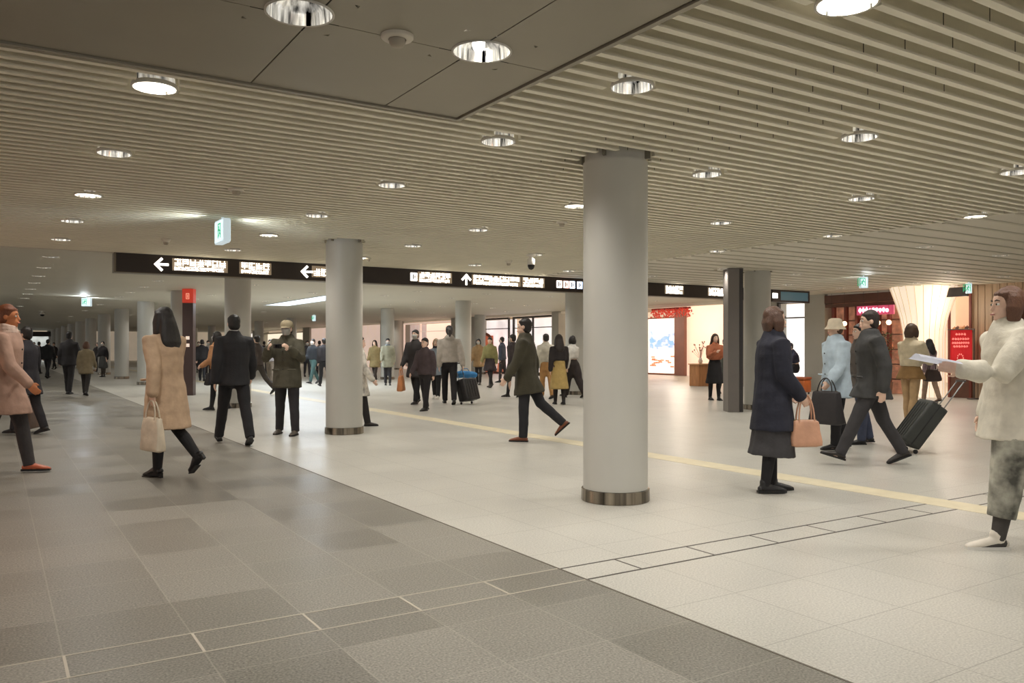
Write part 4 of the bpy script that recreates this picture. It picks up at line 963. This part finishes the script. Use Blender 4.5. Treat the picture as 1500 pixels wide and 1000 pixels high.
for a, b in zip(rows, rows[1:]):
    for i in range(6): bm.faces.new([a[i], a[i+1], b[i+1], b[i]])
bmesh.ops.solidify(bm, geom=bm.faces[:], thickness=.002); finish('sheet', bm, mat('paper', (226,228,238), .6), t)
# middle distance
person(319, 601, 1.62, 80, 'woman in a tan jacket and dark skirt behind the black suit', ('jacket', (186,136,96), .86), ('skirt', (34,33,38), .55), ('bob', HB), BLK, (8,2,-10,8), ((10,8,50,10),(14,10,60,10)), female=True, tights=(28,27,30), mask=True)
X, Y = fl(307, 601); handbag((X, Y, .98), 1, 'black bag low beside the woman in the tan jacket', (30,28,30), .34, .26, .14, .2)
person(377, 578, 1.68, 70, 'man in a dark brown jacket striding just right of the suit', ('jacket', (58,48,42), .80), ('trousers', (60,54,48)), ('short', HB), BLK, (24,2,-28,18), ((-18,6,18,0),(18,6,18,0)))
person(396, 562, 1.60, 190, 'person in a mottled grey jacket behind the olive parka', ('jacket', (128,122,118), .8), ('trousers', (96,84,70)), ('short', HB), BLK, mask=True)
person(459, 562, 1.62, 150, 'person in a black jacket and teal trousers left of the second column', ('jacket', (34,36,40), .85), ('trousers', (58,84,82)), ('short', (22,20,20)), (52,50,50), mask=True)
person(475, 566, 1.62, 30, 'person in black close to the left side of the second column', ('jacket', (38,34,36), .82), ('trousers', (30,28,30)), ('short', HB), mask=False)
person(101, 577, 1.75, 4, 'man in a black suit walking away down the dark paving', ('suit', (36,34,36), .80), ('trousers', (34,32,33)), ('short', (22,18,17)), BLK, (8,2,-8,6))
person(126, 579, 1.46, 12, 'small woman in an olive-beige coat beside the suited man', ('coat', (118,106,82), .58), ('trousers', (40,36,34)), ('bob', (84,54,36)), BLK, (10,2,-14,12), female=True)
person(151, 552, 1.58, 172, 'woman in a dark grey dress facing us beyond the suited man', ('jacket', (40,38,40), .9), ('skirt', (72,72,70), .38), ('short', HB), BLK, (2,1,-2,2), female=True, mask=True, tights=(70,62,56))
person(70, 554, 1.66, 8, 'black silhouetted man walking at the far left of the corridor', ('suit', (26,25,27), .8), ('trousers', (24,24,27)), ('short', HB))
person(57, 548, 1.60, 0, 'dark-clad person left of the silhouetted man in the corridor', ('jacket', (30,28,30), .8), ('trousers', (44,42,44)), ('short', HB))
person(79, 541, 1.62, 180, 'dark-clad person just right of the silhouetted man', ('jacket', (38,32,32), .8), ('trousers', (30,30,32)), ('short', HB))
person(143, 545, 1.58, 180, 'person in dark clothes just left of the grey-dressed woman', ('jacket', (46,42,42), .8), ('trousers', (40,36,38)), ('bob', HB), female=True)
for i, (px, py, c1, c2, lb) in enumerate(((297,549,(58,54,58),(50,48,52),'distant person in grey just right of the brown totem'),
        (305,553,(196,190,184),(44,42,46),'distant person in a white top right of the brown totem'), (313,547,(44,42,46),(38,36,40),'distant person in black behind the tan jacket'),
        (291,546,(150,110,80),(60,56,60),'distant person in light brown beside the brown totem'), (387,548,(40,38,42),(36,34,38),'distant person in black between dark jacket and olive parka'),
        (450,552,(60,58,62),(48,46,50),'distant person in grey left of the teal trousers'), (468,552,(86,76,72),(42,40,44),'distant person in brown between the two black jackets'),
        (50,543,(34,32,34),(30,28,30),'leftmost dark figure in the far corridor'), (296,558,(40,38,40),(36,36,40),'person in dark clothes standing close right of the totem'))):
    person(px, py, 1.62, 180*(i % 2)+20, lb, ('jacket', c1, .82), ('trousers', c2), ('short', HB), mask=bool(i % 2))
person(525, 624, 1.50, -70, 'person in pale patterned clothes mostly hidden behind the second column', ('coat', (206,200,190), .50, .5), ('trousers', (40,36,36)), ('short', HB), (44,38,36), (-8,4,12,2))
person(549, 559, 1.60, 170, 'woman in an olive coat with long dark hair near second column', ('coat', (132,116,78), .55), ('trousers', (50,40,34)), ('long', (30,22,18)), BLK, female=True)
person(568, 564, 1.62, 190, 'person in a pale khaki coat and dark boots, masked', ('coat', (150,148,128), .62), ('trousers', (44,42,44), .9), ('short', (30,28,30)), BLK, (4,1,-4,2), mask=True, scarf=(110,118,124))
pA = person(609, 592, 1.70, 160, 'tall man in a black jacket and scarf, left of the group', ('coat', (48,44,44), .62), ('trousers', (30,28,30)), ('short', (34,28,26)), (44,40,38), (12,2,-14,10), mask=True)
handbag(tuple(pA['R']), 1.0, 'bright orange-brown shopping bag left of the tall man in black', (196,128,80), .42, .36, .16, .16, 'shopping_bag')
person(623, 601, 1.50, 150, 'person in a dark plum jacket overlapping the tall man', ('jacket', (70,58,60), .74), ('trousers', (34,30,32)), ('short', HB), BLK, (8,2,-8,6), bulk=1.2)
person(639, 584, 1.52, 175, 'woman in a grey-blue coat with fair hair in the group', ('coat', (132,142,152), .60), ('trousers', (34,32,34)), ('bob', (164,140,110)), (196,190,182), (10,2,-10,8), female=True, scarf=(40,38,40))
pG = person(658, 592, 1.80, 10, 'tall person in a light grey hooded sweater pulling a suitcase', ('hood', (176,168,158), .96), ('trousers', (30,28,30)), ('pony', (62,56,56)), BLK, (14,2,-16,8), ((-8,6,10,0),(-18,16,8,0)), bulk=1.4)
X, Y = fl(689, 592); cs = suitcase(X, Y, -A+.9, 'black suitcase with a blue bag on top, tilted behind the hooded sweater', (40,38,38), tilt=.30, hh=.50, ww=.46, dd=.28)
X, Y = fl(681, 590); t = empty('duffel_bag', (X, Y, .585), -A+.2); tag(t, 'bright blue bag lying on top of the black suitcase', 'bag')
bm = bmesh.new(); tube(bm, [(-.24,0,.07),(-.1,0,.085),(.1,0,.085),(.24,0,.07)], [(.07,.07),(.10,.085),(.10,.085),(.07,.07)], 16, ref=(0,0,1)); organic('bag_body', bm, cloth((70,142,204)), t, .014, .008)
bm = bmesh.new(); tube(bm, [(-.1,0,.16),(-.06,0,.22),(.06,0,.22),(.1,0,.16)], [.009]*4, 8); finish('handle', bm, cloth((60,120,180)), t, True)
person(701, 563, 1.62, 170, 'woman in a tan duffle coat behind the black suitcase', ('coat', (160,130,92), .62), ('trousers', (40,36,36), .85), ('bob', (30,24,22)), BLK, (8,2,-8,6), mask=True, female=True)
person(718, 568, 1.64, 160, 'person in a green-khaki jacket and dark skirt, centre', ('jacket', (136,130,84), .95), ('skirt', (52,42,44), .55), ('short', HB), BLK, female=True, tights=(34,30,32))
pN = person(736, 560, 1.70, 70, 'man in a navy jacket and dark trousers seen in profile', ('jacket', (62,66,80), .84), ('trousers', (48,42,44), .9), ('short', (24,20,20)), BLK, (6,2,-8,4), mask=True)
handbag(tuple(pN['R']+Vector((.1,0,.02))), .4, 'orange bag held by the man in the navy jacket', (222,130,96), .34, .34, .14, .12, 'shopping_bag')
person(752, 582, 1.64, 60, 'masked person in a long dark grey coat behind the walking man', ('coat', (62,54,54), .55), ('trousers', (34,32,34), .8), ('short', (40,34,32)), BLK, (10,2,-12,8), mask=True)
person(800, 584, 1.64, 20, 'person in a cream jacket and tan trousers right of the walking man', ('jacket', (200,194,178), .92), ('trousers', (180,136,86)), ('short', (48,44,42)), (52,44,40), (8,2,-12,8), mask=True)
person(819, 592, 1.60, 10, 'woman in a black top and mustard skirt near the tall column', ('sweater', (40,34,34), 1.0), ('skirt', (176,150,92), .35), ('long', (34,22,18)), BLK, (6,2,-8,6), female=True, tights=(40,34,32))
pB = person(839, 582, 1.62, 40, 'woman in a white blouse and wide black trousers walking away', ('sweater', (206,202,194), 1.0), ('trousers', (46,38,36), 1.5), ('bob', HB), BLK, (16,2,-20,14), female=True)
handbag(tuple(pB['R']+Vector((0,0,.18))), .3, 'dark olive shoulder bag of the woman in the white blouse', (70,62,46), .30, .26, .12, .2, 'shoulder_bag')
person(1047, 586, 1.64, 188, 'woman in a rust sweater and long black skirt by the grey panel', ('sweater', (166,98,66), 1.0), ('skirt', (26,24,26), .42), ('long', (52,32,22)), BLK, (6,2,-6,4), ((30,12,80,30),(26,10,96,30)), female=True, tights=(34,30,30))
person(1062, 577, 1.56, 185, 'person in grey-green mostly hidden behind the dark grey panel', ('coat', (88,92,86), .5), ('trousers', (48,46,46)), ('short', HB))
person(985, 548, 1.52, 70, 'dark-coated person standing before the blue lit screen', ('coat', (72,74,92), .72), ('trousers', (170,120,110), .7), ('short', (50,46,60)), (90,84,92))
# seated figure on the ottoman, bent knees
person(1165, 572, 1.62, 100, 'person in blue-black clothes leaning over the orange-brown ottoman', ('jacket', (50,52,72), .84), ('trousers', (34,32,38)), ('short', (60,56,70)), BLK, (62,74,54,70), ((40,8,50,10),(36,8,50,10)), lean=.35)

# ================================================================ LIGHT
W = bpy.data.worlds.new('world'); SC.world = W; W.use_nodes = True
W.node_tree.nodes['Background'].inputs[0].default_value = (1, .97, .93, 1); W.node_tree.nodes['Background'].inputs[1].default_value = .85
l = bpy.data.lights.new('warm_lamp', 'SPOT'); l.energy = 95; l.color = (1,.52,.30); l.spot_size = 2.4; l.spot_blend = 1; l.shadow_soft_size = .6
lo = bpy.data.objects.new('warm_lamp', l); COL.objects.link(lo); lo.location = (-1.2, 6, 2.8)
l = bpy.data.lights.new('warm_lamp', 'POINT'); l.energy = 120; l.color = (1,.50,.28); l.shadow_soft_size = .8
lo = bpy.data.objects.new('warm_lamp', l); COL.objects.link(lo); lo.location = (-4.0, 11, 1.4)
